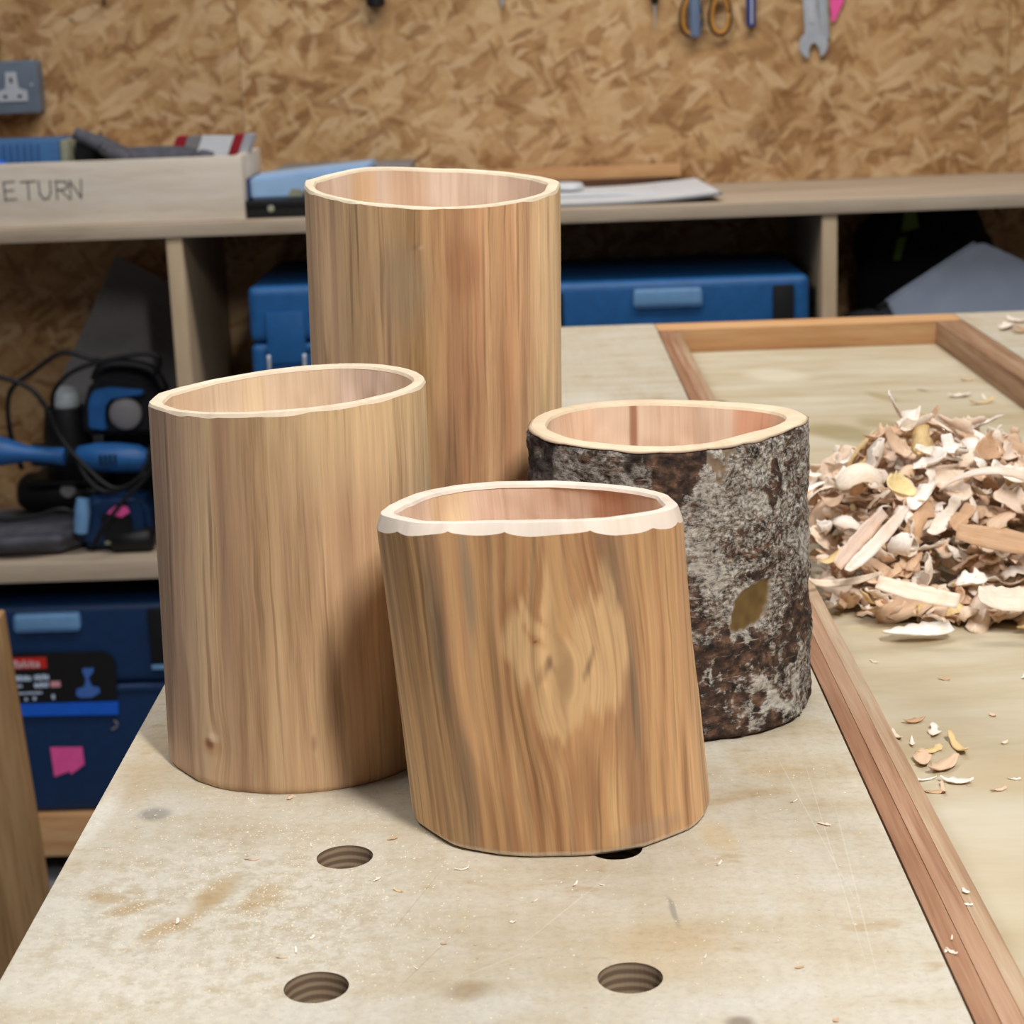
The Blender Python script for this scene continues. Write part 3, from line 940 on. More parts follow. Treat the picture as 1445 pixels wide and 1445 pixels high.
def near_tint(a, T, front, arc, Z):
    c = cols(a, [(-1.0, (214, 172, 118)), (-0.86, (206, 160, 104)), (-0.72, (196, 146, 90)), (-0.62, (168, 126, 84)), (-0.5, (186, 134, 80)), (-0.38, (172, 122, 70)),
                 (-0.25, (160, 110, 62)), (-0.05, (164, 112, 62)), (0.15, (186, 134, 78)), (0.35, (174, 122, 70)), (0.5, (160, 118, 76)), (0.62, (190, 136, 80)), (0.8, (202, 150, 92)), (1.0, (214, 168, 112))])
    dx, dz = a - 0.13, (T - 0.60)
    wx = -0.009 * np.tanh(dx / 0.16) * np.exp(-(dx / 0.40) ** 2) * np.exp(-(dz / 0.28) ** 2)
    n = vnoise(arc * 160, Z * 9, 3)
    c = c * (1 + 0.12 * n)[..., None]
    ar = arc + wx + 0.0006 * vnoise(arc * 60, Z * 40, 61)
    b1 = np.clip(vnoise(ar * 420, Z * 11, 62) * 2.2, -1, 1)
    b2 = np.clip(vnoise(ar * 560 + 9, Z * 9, 63) * 2.4 - 0.9, 0, 1)
    c = sblend(c, np.clip(b1, 0, 1) * 0.42, (206, 158, 92))
    c = sblend(c, np.clip(-b1, 0, 1) * 0.40, (146, 96, 56))
    c = sblend(c, b2 * 0.42, (136, 114, 88))
    # dark and grey veins
    for ca, cb, ra, rb_, rgb, k in ((-0.60, 0.70, 0.05, 0.38, (120, 100, 78), 0.65), (-0.52, 0.22, 0.06, 0.30, (142, 116, 84), 0.6), (-0.30, 0.55, 0.035, 0.35, (118, 82, 46), 0.65),
                                    (-0.14, 0.72, 0.12, 0.16, (150, 98, 52), 0.7), (-0.10, 0.22, 0.05, 0.24, (134, 92, 52), 0.55), (0.20, 0.25, 0.07, 0.28, (148, 98, 54), 0.55),
                                    (0.52, 0.50, 0.035, 0.30, (116, 96, 72), 0.7), (0.46, 0.82, 0.05, 0.25, (136, 110, 76), 0.6), (-0.40, 0.85, 0.05, 0.22, (140, 116, 88), 0.6),
                                    (0.34, 0.12, 0.05, 0.22, (206, 160, 96), 0.7), (0.05, 0.18, 0.03, 0.26, (204, 154, 88), 0.6), (-0.24, 0.25, 0.022, 0.32, (206, 156, 92), 0.6), (0.55, 0.06, 0.3, 0.05, (160, 130, 100), 0.5)):
        c = sblend(c, ell(a, T, ca, cb, ra, rb_, 0.7) * k * (front > 0), rgb)
    # heart-shaped pale knot patch
    wob = 0.05 * vnoise(a * 9 + 3, T * 9, 8)
    aa, tt = a + wob, T + wob * 0.6 + 0.035 * vnoise(arc * 420, Z * 20, 9) + 0.02 * vnoise(arc * 900, Z * 30, 10)
    heart = np.maximum.reduce([ell(aa, tt, -0.04, 0.66, 0.20, 0.15, 0.35), ell(aa, tt, 0.34, 0.63, 0.22, 0.19, 0.35), ell(aa, tt, 0.12, 0.56, 0.24, 0.16, 0.35), ell(aa, tt, 0.05, 0.49, 0.11, 0.12, 0.4),
                               ell(aa, tt, 0.10, 0.82, 0.05, 0.16, 0.5) * 0.8, ell(aa, tt, 0.40, 0.80, 0.05, 0.13, 0.5) * 0.8]) * (front > 0)
    c = sblend(c, heart * 0.82, (208, 164, 104))
    for ca, cb, ra, rb_, rgb, k in ((0.02, 0.62, 0.045, 0.035, (112, 80, 52), 0.75), (0.29, 0.60, 0.03, 0.05, (108, 82, 56), 0.7), (-0.06, 0.68, 0.09, 0.035, (176, 116, 48), 0.7), (-0.06, 0.675, 0.02, 0.008, (92, 56, 26), 0.8),
                                    (0.15, 0.57, 0.14, 0.10, (204, 160, 104), 0.6), (-0.02, 0.59, 0.05, 0.03, (150, 110, 70), 0.5)):
        c = sblend(c, ell(aa, tt, ca, cb, ra, rb_, 0.8) * k * (front > 0), rgb)
    # pale rounded-over foot
    c = sblend(c, np.clip((0.026 - T) / 0.006, 0, 1) * 0.8, (214, 190, 162))
    # grain flows round the knot
    dx, dz = a - 0.13, (T - 0.60)
    wx = -0.009 * np.tanh(dx / 0.16) * np.exp(-(dx / 0.40) ** 2) * np.exp(-(dz / 0.28) ** 2)
    return c, {}, wx


def left_tint(a, T, front, arc, Z):
    c = cols(a, [(-1.0, (208, 166, 132)), (-0.85, (200, 156, 120)), (-0.72, (206, 166, 122)), (-0.58, (202, 160, 110)), (-0.52, (176, 132, 92)), (-0.42, (182, 138, 94)), (-0.2, (190, 148, 98)),
                 (0.1, (196, 152, 102)), (0.4, (196, 150, 102)), (0.7, (206, 166, 114)), (1.0, (220, 186, 134))])
    b1 = np.clip(vnoise(arc * 380, Z * 9, 72) * 2.0, -1, 1)
    c = sblend(c, np.clip(b1, 0, 1) * 0.25, (216, 178, 128))
    c = sblend(c, np.clip(-b1, 0, 1) * 0.25, (164, 122, 88))
    c = c * 0.84 * (1 + 0.09 * vnoise(arc * 150, Z * 8, 13))[..., None]
    c = sblend(c, np.clip((T - 0.72) / 0.25, 0, 1) * np.clip((a + 0.5) / 0.9, 0, 1) * 0.6, (212, 176, 118))
    for ca, cb, ra, rb_, rgb, k in ((-0.50, 0.62, 0.05, 0.42, (148, 112, 86), 0.6), (-0.60, 0.75, 0.02, 0.25, (158, 128, 104), 0.6), (0.0, 0.40, 0.025, 0.35, (160, 118, 78), 0.45), (0.2, 0.25, 0.03, 0.25, (154, 114, 78), 0.45),
                                    (-0.3, 0.3, 0.03, 0.3, (166, 124, 84), 0.45), (-0.66, 0.115, 0.10, 0.035, (176, 124, 74), 0.6), (-0.67, 0.125, 0.05, 0.022, (126, 74, 30), 0.85), (-0.64, 0.145, 0.06, 0.02, (222, 188, 156), 0.6),
                                    (0.05, 0.14, 0.03, 0.03, (140, 100, 66), 0.5)):
        c = sblend(c, ell(a, T, ca, cb, ra, rb_, 0.7) * k * (front > 0), rgb)
    dx, dz = a + 0.67, T - 0.125
    wx = -0.004 * np.tanh(dx / 0.05) * np.exp(-(dx / 0.14) ** 2) * np.exp(-(dz / 0.07) ** 2)
    return c, {}, wx


def tall_tint(a, T, front, arc, Z):
    c = cols(a, [(-1.0, (210, 166, 122)), (-0.88, (200, 156, 112)), (-0.75, (176, 138, 98)), (-0.6, (186, 148, 96)), (-0.45, (182, 142, 94)), (-0.25, (168, 128, 78)), (-0.05, (164, 120, 66)), (0.1, (170, 120, 70)),
                 (0.3, (174, 120, 72)), (0.42, (200, 150, 94)), (0.58, (194, 140, 88)), (0.72, (208, 160, 106)), (0.85, (216, 176, 122)), (1.0, (222, 184, 130))])
    b1 = np.clip(vnoise(arc * 300, Z * 8, 82) * 2.0, -1, 1)
    c = sblend(c, np.clip(b1, 0, 1) * 0.22, (214, 170, 112))
    c = sblend(c, np.clip(-b1, 0, 1) * 0.22, (152, 108, 72))
    c = c * (1 + 0.10 * vnoise(arc * 140, Z * 7, 23))[..., None]
    for ca, cb, ra, rb_, rgb, k in ((-0.25, 0.84, 0.30, 0.13, (146, 122, 88), 0.6), (0.22, 0.88, 0.18, 0.10, (156, 102, 58), 0.7), (-0.12, 0.62, 0.12, 0.16, (164, 122, 56), 0.6), (0.05, 0.45, 0.16, 0.2, (138, 100, 64), 0.55),
                                    (0.55, 0.55, 0.08, 0.25, (182, 122, 72), 0.5), (-0.35, 0.72, 0.04, 0.2, (140, 108, 84), 0.5), (0.37, 0.8, 0.02, 0.25, (124, 84, 46), 0.6), (0.2, 0.17, 0.02, 0.015, (74, 50, 32), 0.85),
                                    (-0.12, 0.925, 0.07, 0.006, (122, 86, 50), 0.8), (-0.10, 0.92, 0.05, 0.003, (228, 196, 150), 0.8), (0.85, 0.5, 0.05, 0.3, (224, 186, 110), 0.5)):
        c = sblend(c, ell(a, T, ca, cb, ra, rb_, 0.7) * k * (front > 0), rgb)
    return c, {}, np.zeros_like(arc)


def bark_tint(a, T, front, arc, Z):
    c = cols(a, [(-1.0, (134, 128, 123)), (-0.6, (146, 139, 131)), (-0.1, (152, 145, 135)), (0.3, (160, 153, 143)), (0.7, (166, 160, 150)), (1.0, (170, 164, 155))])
    n = vnoise(arc * 75 + 3, Z * 90, 41) * 0.6 + vnoise(arc * 190, Z * 230, 42) * 0.4
    c = c * (1 + 0.18 * n)[..., None]
    fr = (front > 0)
    # brown places where the outer bark has rubbed away
    w_ = 0.09 * vnoise(a * 8 + 3, T * 8, 43) + 0.05 * vnoise(a * 21, T * 21, 44)
    aa, tt = a + w_, T + w_
    brown = np.maximum.reduce([ell(aa, tt, -0.05, 1.0, 0.38, 0.17, 0.3) * 1.4, ell(aa, tt, 0.40, 0.27, 0.55, 0.11, 0.6), ell(aa, tt, 0.95, 0.31, 0.35, 0.07, 0.6), np.clip((0.085 - tt) / 0.04, 0, 1) * 1.2,
                               ell(aa, tt, 0.12, 0.42, 0.33, 0.28, 0.8) * 0.85, ell(aa, tt, 0.72, 0.62, 0.22, 0.06, 0.7) * 0.8, ell(aa, tt, 0.80, 0.80, 0.14, 0.09, 0.6) * 0.9, ell(aa, tt, 0.25, 0.12, 0.35, 0.12, 0.6) * 1.0,
                               0.30 + 0.45 * vnoise(arc * 60, Z * 75, 46)])
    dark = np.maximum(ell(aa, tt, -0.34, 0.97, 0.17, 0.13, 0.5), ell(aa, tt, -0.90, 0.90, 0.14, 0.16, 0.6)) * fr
    pale = np.maximum(ell(aa, tt, 0.70, 0.155, 0.26, 0.055, 0.4), ell(aa, tt, 0.22, 0.20, 0.06, 0.02, 0.6)) * fr
    brown = brown * (1 - pale) - 0.3 * pale
    c = sblend(c, pale * 0.6, (172, 166, 156))
    # smooth inner bark: a strip under the rim and a leaf-shaped scar pointing up to the right
    strip_ = ell(aa, tt, 0.42, 0.985, 0.17, 0.03, 0.4) * fr
    da, db = (a - 0.585) * 0.062, (T - 0.455) * 0.12
    x = da * math.cos(0.75) + db * math.sin(0.75)
    y = -da * math.sin(0.75) + db * math.cos(0.75)
    wd = 0.0078 * np.clip(1 - (np.abs(x) / 0.0150) ** 1.6, 0, 1) * (1 - 0.25 * x / 0.0145)
    leaf = np.clip((wd - np.abs(y) + 0.0008 * vnoise(arc * 500, Z * 500, 47)) / 0.0009, 0, 1) * (np.abs(x) < 0.0150) * fr
    c = sblend(c, leaf, (96, 76, 44))
    c = sblend(c, strip_ * 0.8, (112, 84, 52))
    c = c * (1 + 0.25 * leaf * vnoise(arc * 350, Z * 350, 48))[..., None]
    return c, {'rawbark': np.maximum(leaf, strip_ * 0.75), 'brownness': brown, 'darkness': dark}, np.zeros_like(arc)


def bark_height(a, T, front, arc, Z):
    n = 0.0007 * vnoise(arc * 110, Z * 130, 51) + 0.0006 * vnoise(arc * 300, Z * 380, 52) + 0.0009 * vnoise(arc * 40, Z * 36, 53)
    edge = np.clip(T / 0.015, 0, 1) * np.clip((1 - T) / 0.01, 0, 1)
    _, ex, _ = bark_tint(a, T, front, arc, Z)
    return 0.0012 * edge + n * edge * (1 - ex['rawbark']) - 0.0010 * ex['rawbark']


NEAR_R = [50.3, 48.3, 46.8, 45.7, 45.0, 44.9, 45.6, 46.9, 48.7, 50.4, 51.8, 52.4, 52.3, 51.6, 50.4, 49.2, 48.5, 48.8, 50.2, 52.6, 55.3, 57.3, 58.0, 57.2, 55.1, 52.7, 51.0, 50.8, 52.3, 54.9, 57.7, 59.5, 59.7, 58.2, 55.7, 52.8]
NEAR_Z = [121.6, 120.9, 120.3, 119.7, 119.2, 118.7, 118.3, 117.9, 117.6, 117.4, 117.3, 117.4, 117.8, 118.3, 118.9, 119.6, 120.2, 120.9, 121.6, 122.4, 123.2, 124.0, 124.8, 125.3, 125.6, 125.7, 125.8, 125.8, 125.9, 125.9, 125.8, 125.4, 124.9, 124.1, 123.2, 122.4]
LEFT_R = [54.3, 53.0, 52.1, 51.8, 52.0, 52.5, 52.9, 53.1, 52.8, 51.9, 50.6, 49.4, 48.6, 48.7, 49.7, 51.3, 52.9, 53.7, 53.5, 52.6, 51.4, 50.4, 49.8, 49.6, 49.7, 49.9, 50.3, 51.0, 52.1, 53.3, 54.7, 55.9, 56.8, 57.1, 56.7, 55.7]
LEFT_Z = [152.4, 152.3, 152.2, 152.0, 151.8, 151.5, 151.2, 150.8, 150.4, 150.0, 149.6, 149.3, 148.9, 148.6, 148.3, 148.0, 147.8, 147.7, 147.6, 147.7, 147.9, 148.1, 148.3, 148.6, 148.9, 149.3, 149.6, 150.0, 150.4, 150.8, 151.2, 151.6, 152.0, 152.2, 152.4, 152.4]
BARK_R = [57.2, 60.8, 62.7, 62.4, 60.2, 57.3, 55.0, 54.1, 54.4, 55.5, 56.8, 57.8, 58.7, 59.4, 59.9, 60.2, 60.1, 59.8, 59.5, 59.2, 58.8, 58.4, 57.8, 57.3, 56.7, 56.0, 54.9, 53.3, 51.5, 49.8, 48.5, 47.7, 47.6, 48.3, 50.2, 53.3]
BARK_Z = [118.9, 118.8, 118.8, 118.9, 119.1, 119.3, 119.5, 119.7, 119.8, 120.0, 120.2, 120.4, 120.6, 120.8, 120.9, 121.0, 121.1, 121.2, 121.2, 121.2, 121.1, 121.0, 120.9, 120.8, 120.6, 120.4, 120.2, 120.0, 119.9, 119.7, 119.6, 119.4, 119.3, 119.2, 119.1, 119.0]
TALL_Z = [214.5, 215.3, 215.7, 216.0, 216.5, 217.1, 217.8, 218.5, 219.0, 219.5, 220.3, 221.1, 221.7, 221.8, 221.3, 220.6, 220.0, 219.7, 219.5, 219.0, 218.1, 216.9, 215.5, 214.3, 213.3, 212.3, 211.4, 210.6, 210.1, 210.0, 210.2, 210.6, 211.0, 211.7, 212.5, 213.5]
mm = lambda L: np.array(L) / 1000.0

make_pot('short leaning peeled wood pot in front with a pale heart-shaped knot patch', (0.0775, 0.1445, 0.0556, 0.0555, 2.3), (0.0695, 0.1221), mm(NEAR_R), mm(NEAR_Z), 0.0062, (0.0038, 0.0018),
         near_tint, inside_tint((232, 202, 178), (216, 174, 144), [(0.72, 0.22, (206, 142, 108), 0.6), (-0.7, 0.25, (238, 208, 160), 0.7)]), (222, 206, 190), 4, (17, 0.007, 5), WOODM, extra_cuts=((0.72, 0.6, 0.004, 0.0012), (-0.95, 0.5, -0.003, 0.0012)), foot=0.0022)
make_pot('medium tall peeled wood pot at the left with a small knot near its foot', (-0.0265, 0.2118, 0.0555, 0.0562, 2.0), (-0.0246, 0.2048), mm(LEFT_R), mm(LEFT_Z), 0.0050, (0.0010, 0.0006),
         left_tint, inside_tint((230, 204, 174), (216, 182, 148), [(0.7, 0.35, (222, 198, 184), 0.7), (-0.3, 0.15, (236, 210, 168), 0.6)]), (226, 206, 180), 5, (16, 0.007, 7), WOODM, foot=0.0012)
make_pot('tallest peeled wood pot with knife facets standing behind the other pots', (0.0238, 0.350, 0.0582, 0.0570, 2.0), (0.0288, 0.350), np.full(36, 0.0584), mm(TALL_Z), 0.0050, (0.0010, 0.0006),
         tall_tint, inside_tint((228, 200, 176), (210, 174, 144), [(-0.2, 0.25, (200, 160, 124), 0.6), (-0.6, 0.15, (226, 184, 130), 0.6)]), (226, 208, 180), 6, (11, 0.014, 26), WOODM, extra_cuts=((0.24, 0.95, 0.012, 0.0019), (-0.32, 0.80, -0.010, 0.0016), (0.62, 0.45, 0.006, 0.0016), (-0.80, 0.60, 0.004, 0.0014), (0.02, 0.40, -0.012, 0.0012)))
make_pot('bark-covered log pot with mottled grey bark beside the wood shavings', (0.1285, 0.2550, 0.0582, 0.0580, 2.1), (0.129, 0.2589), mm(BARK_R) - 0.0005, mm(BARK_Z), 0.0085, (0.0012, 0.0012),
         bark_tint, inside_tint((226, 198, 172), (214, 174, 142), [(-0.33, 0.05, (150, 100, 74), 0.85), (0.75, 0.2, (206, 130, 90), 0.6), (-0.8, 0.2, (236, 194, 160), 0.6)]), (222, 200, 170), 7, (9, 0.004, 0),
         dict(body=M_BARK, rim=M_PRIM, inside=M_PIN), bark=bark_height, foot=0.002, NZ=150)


# ------------------------------------------------------------------ wood shavings
def shaving_material():
    m = Mat('fresh_wood_shavings', 0.65, 0.2)
    tone = m.n('ShaderNodeObjectInfo').outputs['Color']
    o = m.obj()
    g = m.noise(m.map(o, scale=(60, 900, 900)), 1.0, 3)
    h = m.noise(o, 120, 2)
    c = m.mix(1.0, tone, m.ramp(g, [(0.3, 0.86), (0.7, 1.05)]), 'MULTIPLY')
    c = m.mix(m.rng(h, 0.5, 0.7, 0, 0.5), c, m.mix(1.0, c, (0.93, 0.80, 0.66, 1), 'MULTIPLY'))
    m.col(c)
    m.bump(g, 0.25, 0.0004)
    return m.m


SH_TONES = [(250, 236, 220)] * 4 + [(244, 222, 200)] * 4 + [(230, 198, 168)] * 3 + [(214, 174, 138)] * 2 + [(250, 240, 228)] * 3 + [(236, 206, 150)]


M_SHAV = shaving_material()
rnd = random.Random(11)


def shaving_mesh(L, W, curl, twist, taper, cup, thick=0.00045, nl=9, nw=3, ragged=0.15, seed=0):
    rr = random.Random(seed)
    top, bot = [], []
    R = L / curl if abs(curl) > 0.05 else 1e6
    for i in range(nl + 1):
        s = i / nl
        ang = (s - 0.5) * curl
        if abs(curl) > 0.05:
            px_, pz = R * math.sin(ang), R * (1 - math.cos(ang))
        else:
            px_, pz = (s - 0.5) * L, 0
        tx, tz = math.cos(ang), math.sin(ang)
        nx, nz = -math.sin(ang), math.cos(ang)
        wd = W * (1 - taper * abs(2 * s - 1) ** 2.5) * (1 + ragged * rr.uniform(-1, 1))
        wd = max(wd, W * 0.12)
        tw = (s - 0.5) * twist
        for j in range(nw + 1):
            v = (j / nw - 0.5) * wd
            cz = cup * (v / max(W, 1e-6)) ** 2 * W * 2
            y = v * math.cos(tw) - cz * math.sin(tw)
            nn = v * math.sin(tw) + cz * math.cos(tw)
            p = Vector((px_ + nx * nn, y, pz + nz * nn))
            n_ = Vector((nx * math.cos(tw), -math.sin(tw), nz * math.cos(tw)))
            top.append(p + n_ * thick / 2)
            bot.append(p - n_ * thick / 2)
    nv = len(top)
    fs = []
    k = nw + 1
    for i in range(nl):
        for j in range(nw):
            q = (i * k + j, (i + 1) * k + j, (i + 1) * k + j + 1, i * k + j + 1)
            fs.append(q)
            fs.append(tuple(x + nv for x in q[::-1]))
    border = [j for j in range(k)] + [i * k + nw for i in range(1, nl + 1)] + [nl * k + j for j in range(nw - 1, -1, -1)] + [i * k for i in range(nl - 1, 0, -1)]
    for a, b in zip(border, border[1:] + border[:1]):
        fs.append((a, b, b + nv, a + nv))
    return top + bot, fs


PROTO = []
for i in range(16):
    L = rnd.uniform(0.016, 0.036)
    W = rnd.uniform(0.007, 0.016)
    v, f = shaving_mesh(L, W, rnd.choice([0.5, 0.9, 1.4, 2.0, 2.8, 3.6]) * rnd.uniform(0.8, 1.2), rnd.uniform(-1.0, 1.0), rnd.uniform(0.2, 0.8), rnd.uniform(0.1, 0.8), ragged=0.28, seed=i)
    me = bpy.data.meshes.new('wood_shaving')
    me.from_pydata([tuple(x) for x in v], [], f)
    me.polygons.foreach_set('use_smooth', [True] * len(me.polygons))
    me.materials.append(M_SHAV)
    PROTO.append(me)

PCX, PCY, PRX, PRY, PH = 0.322, 0.555, 0.142, 0.172, 0.078
WELLZ = -0.023


def mound(x, y):
    d = math.hypot((x - PCX) / PRX, (y - PCY) / PRY)
    d *= 1 + 0.08 * math.sin(3 * math.atan2(y - PCY, x - PCX) + 0.6)
    if d >= 1:
        return 0.0
    ridge = 0.9 + 0.22 * math.exp(-(((x - 0.275) / 0.045) ** 2 + ((y - 0.52) / 0.08) ** 2)) - 0.10 * math.exp(-(((x - 0.40) / 0.06) ** 2 + ((y - 0.50) / 0.1) ** 2))
    return PH * ridge * (1 - d ** 1.7)


def ground(x):
    return 0.0 if x < XS2 else WELLZ


def place(me, x, y, z, rot, label, group, s=1.0, name='wood_shaving'):
    o = bpy.data.objects.new(name, me)
    COL.objects.link(o)
    o.rotation_euler = rot
    o.scale = (s, s, s)
    o.location = (x, y, z + BZ)
    o.color = lin(*rnd.choice(SH_TONES))
    return tag(o, label, 'wood shaving', group)


# loose filling of the heap: nobody could count it
fv, ff = [], []
for i in range(1500):
    while True:
        x = rnd.uniform(PCX - PRX, PCX + PRX)
        y = rnd.uniform(PCY - PRY, PCY + PRY)
        h = mound(x, y)
        if h > 0.006 and x > XS2 + 0.012:
            break
    me = rnd.choice(PROTO)
    z = WELLZ + 0.004 + rnd.uniform(0.2, 1.0) * max(h - 0.009, 0.0)
    mt = Matrix.Translation((x, y, z)) @ (Matrix.Rotation(rnd.uniform(0, 6.28), 4, 'Z') @ Matrix.Rotation(rnd.uniform(-0.5, 0.5), 4, 'X') @ Matrix.Rotation(rnd.uniform(-0.6, 0.6), 4, 'Y') @ Matrix.Rotation(rnd.choice((0, math.pi)), 4, 'X')) @ Matrix.Scale(rnd.uniform(0.5, 0.95), 4)
    b0 = len(fv)
    vv = [mt @ q.co for q in me.vertices]
    lowest = min(q.z for q in vv)
    lift = max(0, WELLZ + 0.0004 - lowest)
    fv += [(q.x, q.y, q.z + lift) for q in vv]
    ff += [tuple(k + b0 for k in p.vertices) for p in me.polygons]


def shaving_heap_material():
    m = Mat('heaped_wood_shavings', 0.65, 0.2)
    isl = m.n('ShaderNodeNewGeometry').outputs['Random Per Island']
    tone = m.ramp(isl, [(0.0, lin(228, 194, 162)), (0.25, lin(246, 224, 202)), (0.45, lin(238, 210, 184)), (0.6, lin(250, 238, 222)), (0.75, lin(222, 186, 152)), (0.95, lin(236, 206, 150))], 'CONSTANT')
    g = m.noise(m.map(m.obj(), scale=(300, 300, 300)), 1.0, 3)
    m.col(m.mix(1.0, tone, m.ramp(g, [(0.3, 0.85), (0.7, 1.05)]), 'MULTIPLY'))
    return m.m


hp = mesh_obj('wood_shavings', fv, ff, shaving_heap_material(), None, True, loc=(0, 0, BZ))
tag(hp, 'tangled mass of small pale shavings filling the heap in the bench tray', 'wood shavings', kind='stuff')

n_top = 0
tries = 0
while n_top < 270 and tries < 9000:
    tries += 1
    x = rnd.uniform(PCX - PRX, PCX + PRX)
    y = rnd.uniform(PCY - PRY * 1.0, PCY + PRY * 0.75)
    h = mound(x, y)
    if h < 0.004 or x < XS2 + 0.012 or x > 0.445:
        continue
    e = 0.004
    gx = (mound(x + e, y) - mound(x - e, y)) / (2 * e)
    gy = (mound(x, y + e) - mound(x, y - e)) / (2 * e)
    nrm = Vector((-gx, -gy, 1)).normalized()
    q = nrm.to_track_quat('Z', 'Y').to_matrix().to_4x4()
    rot = (q @ Matrix.Rotation(rnd.uniform(0, 6.28), 4, 'Z') @ Matrix.Rotation(rnd.gauss(0, 0.45), 4, 'X') @ Matrix.Rotation(rnd.gauss(0, 0.4), 4, 'Y') @ Matrix.Rotation(rnd.choice((0, math.pi)), 4, 'X')).to_euler()
    place(rnd.choice(PROTO), x, y, WELLZ + h + rnd.uniform(-0.004, 0.004), rot, 'curled pale wood shaving in the heap beside the bark-covered pot', 'shavings in the heap', rnd.uniform(0.7, 1.25))
    n_top += 1

# the few shavings of the heap that stand out
SPECIAL = [
    # label, L, W, curl, twist, taper, cup, x, y, z, rotation (z, x, y)
    ('long flat brown shaving lying slantwise across the front of the heap', 0.062, 0.013, 0.25, 0.15, 0.25, 0.15, 0.318, 0.420, 0.018, (-0.42, 0.75, 0.18)),
    ('pale pointed shaving sticking up from the top of the heap', 0.034, 0.016, 0.2, 0.1, 0.9, 0.2, 0.283, 0.575, 0.062, (0.5, 0.9, 0.85)),
    ('long thin curved shaving arching down the left front of the heap', 0.058, 0.007, 1.1, 0.4, 0.5, 0.3, 0.243, 0.415, 0.020, (1.05, 0.55, -0.5)),
    ('upright narrow pale shaving at the left side of the heap', 0.044, 0.008, 0.3, 0.1, 0.3, 0.2, 0.2375, 0.425, 0.022, (1.5, 0.9, -0.9)),
    ('broad pale strip with a brown end at the foot of the heap', 0.042, 0.010, 0.3, 0.15, 0.2, 0.3, 0.262, 0.395, 0.000, (-0.5, 0.6, 0.2)),
    ('wide pale curled shaving at the right front of the heap', 0.034, 0.017, 1.2, 0.2, 0.35, 0.3, 0.309, 0.395, -0.006, (-0.2, 0.5, 0.0)),
    ('ragged white shaving lying flat in front of the heap', 0.036, 0.015, 0.5, 0.5, 0.6, 0.3, 0.262, 0.391, -0.0195, (0.15, 0.06, 0.0)),
    ('yellow-edged cupped shaving on the left front of the heap', 0.020, 0.017, 1.8, 0.1, 0.4, 0.7, 0.262, 0.450, 0.040, (0.4, 0.6, 0.2)),
    ('rounded white curl near the top left of the heap', 0.036, 0.021, 2.6, 0.2, 0.5, 0.5, 0.247, 0.480, 0.048, (0.2, 3.4, 0.1)),
    ('long pale strip arched over the right top of the heap', 0.050, 0.009, 1.3, 0.3, 0.3, 0.2, 0.310, 0.470, 0.046, (-0.35, 3.3, 0.2)),
    ('broad brown shaving draped on the right of the heap', 0.046, 0.018, 0.8, 0.2, 0.4, 0.3, 0.352, 0.445, 0.022, (0.25, 3.7, 0.0)),
    ('thin ribbon shaving curling out towards the bark-covered pot', 0.050, 0.004, 2.4, 0.5, 0.6, 0.1, 0.226, 0.420, 0.000, (0.2, 1.0, 0.0)),
]
SP_TONES = [(206, 166, 130), (250, 236, 226), (246, 228, 212), (240, 214, 196), (246, 226, 204), (242, 222, 202), (252, 246, 238), (248, 222, 166), (250, 232, 212), (244, 224, 208), (216, 172, 132), (244, 226, 204)]
for k, (lb, L, W, cu_, tw, tp_, cp, x, y, z, (rz, rx_, ry_)) in enumerate(SPECIAL):
    v, f = shaving_mesh(L, W, cu_, tw, tp_, cp, 0.0007, 14, 4, 0.10, 100 + k)
    o = mesh_obj('wood_shaving', v, f, M_SHAV, None, True, loc=(x, y, z + BZ))
    o.rotation_euler = (Matrix.Rotation(rz, 4, 'Z') @ Matrix.Rotation(rx_, 4, 'X') @ Matrix.Rotation(ry_, 4, 'Y')).to_euler()
    o.color = lin(*SP_TONES[k])
    tag(o, lb, 'wood shaving', 'shavings that stand out of the heap')

# loose shavings and chips lying about
FLAT = []
for i in range(8):
    v, f = shaving_mesh(rnd.uniform(0.9, 1.3), rnd.uniform(0.2, 0.42), rnd.uniform(0.5, 1.6), rnd.uniform(-1.1, 1.1), rnd.uniform(0.3, 0.95), rnd.uniform(0.1, 0.5), 0.024, 8, 3, 0.4, 40 + i)
    zmin = min(q.z for q in v)
    me = bpy.data.meshes.new('wood_chip')
    me.from_pydata([(q.x, q.y, q.z - zmin) for q in v], [], f)
    me.polygons.foreach_set('use_smooth', [True] * len(me.polygons))
    me.materials.append(M_SHAV)
    FLAT.append(me)


def flat(x, y, z, L, label, group):
    o = place(rnd.choice(FLAT), x, y, z + 0.0001, (0, 0, rnd.uniform(0, 6.28)), label, group, L, 'wood_chip')
    return o


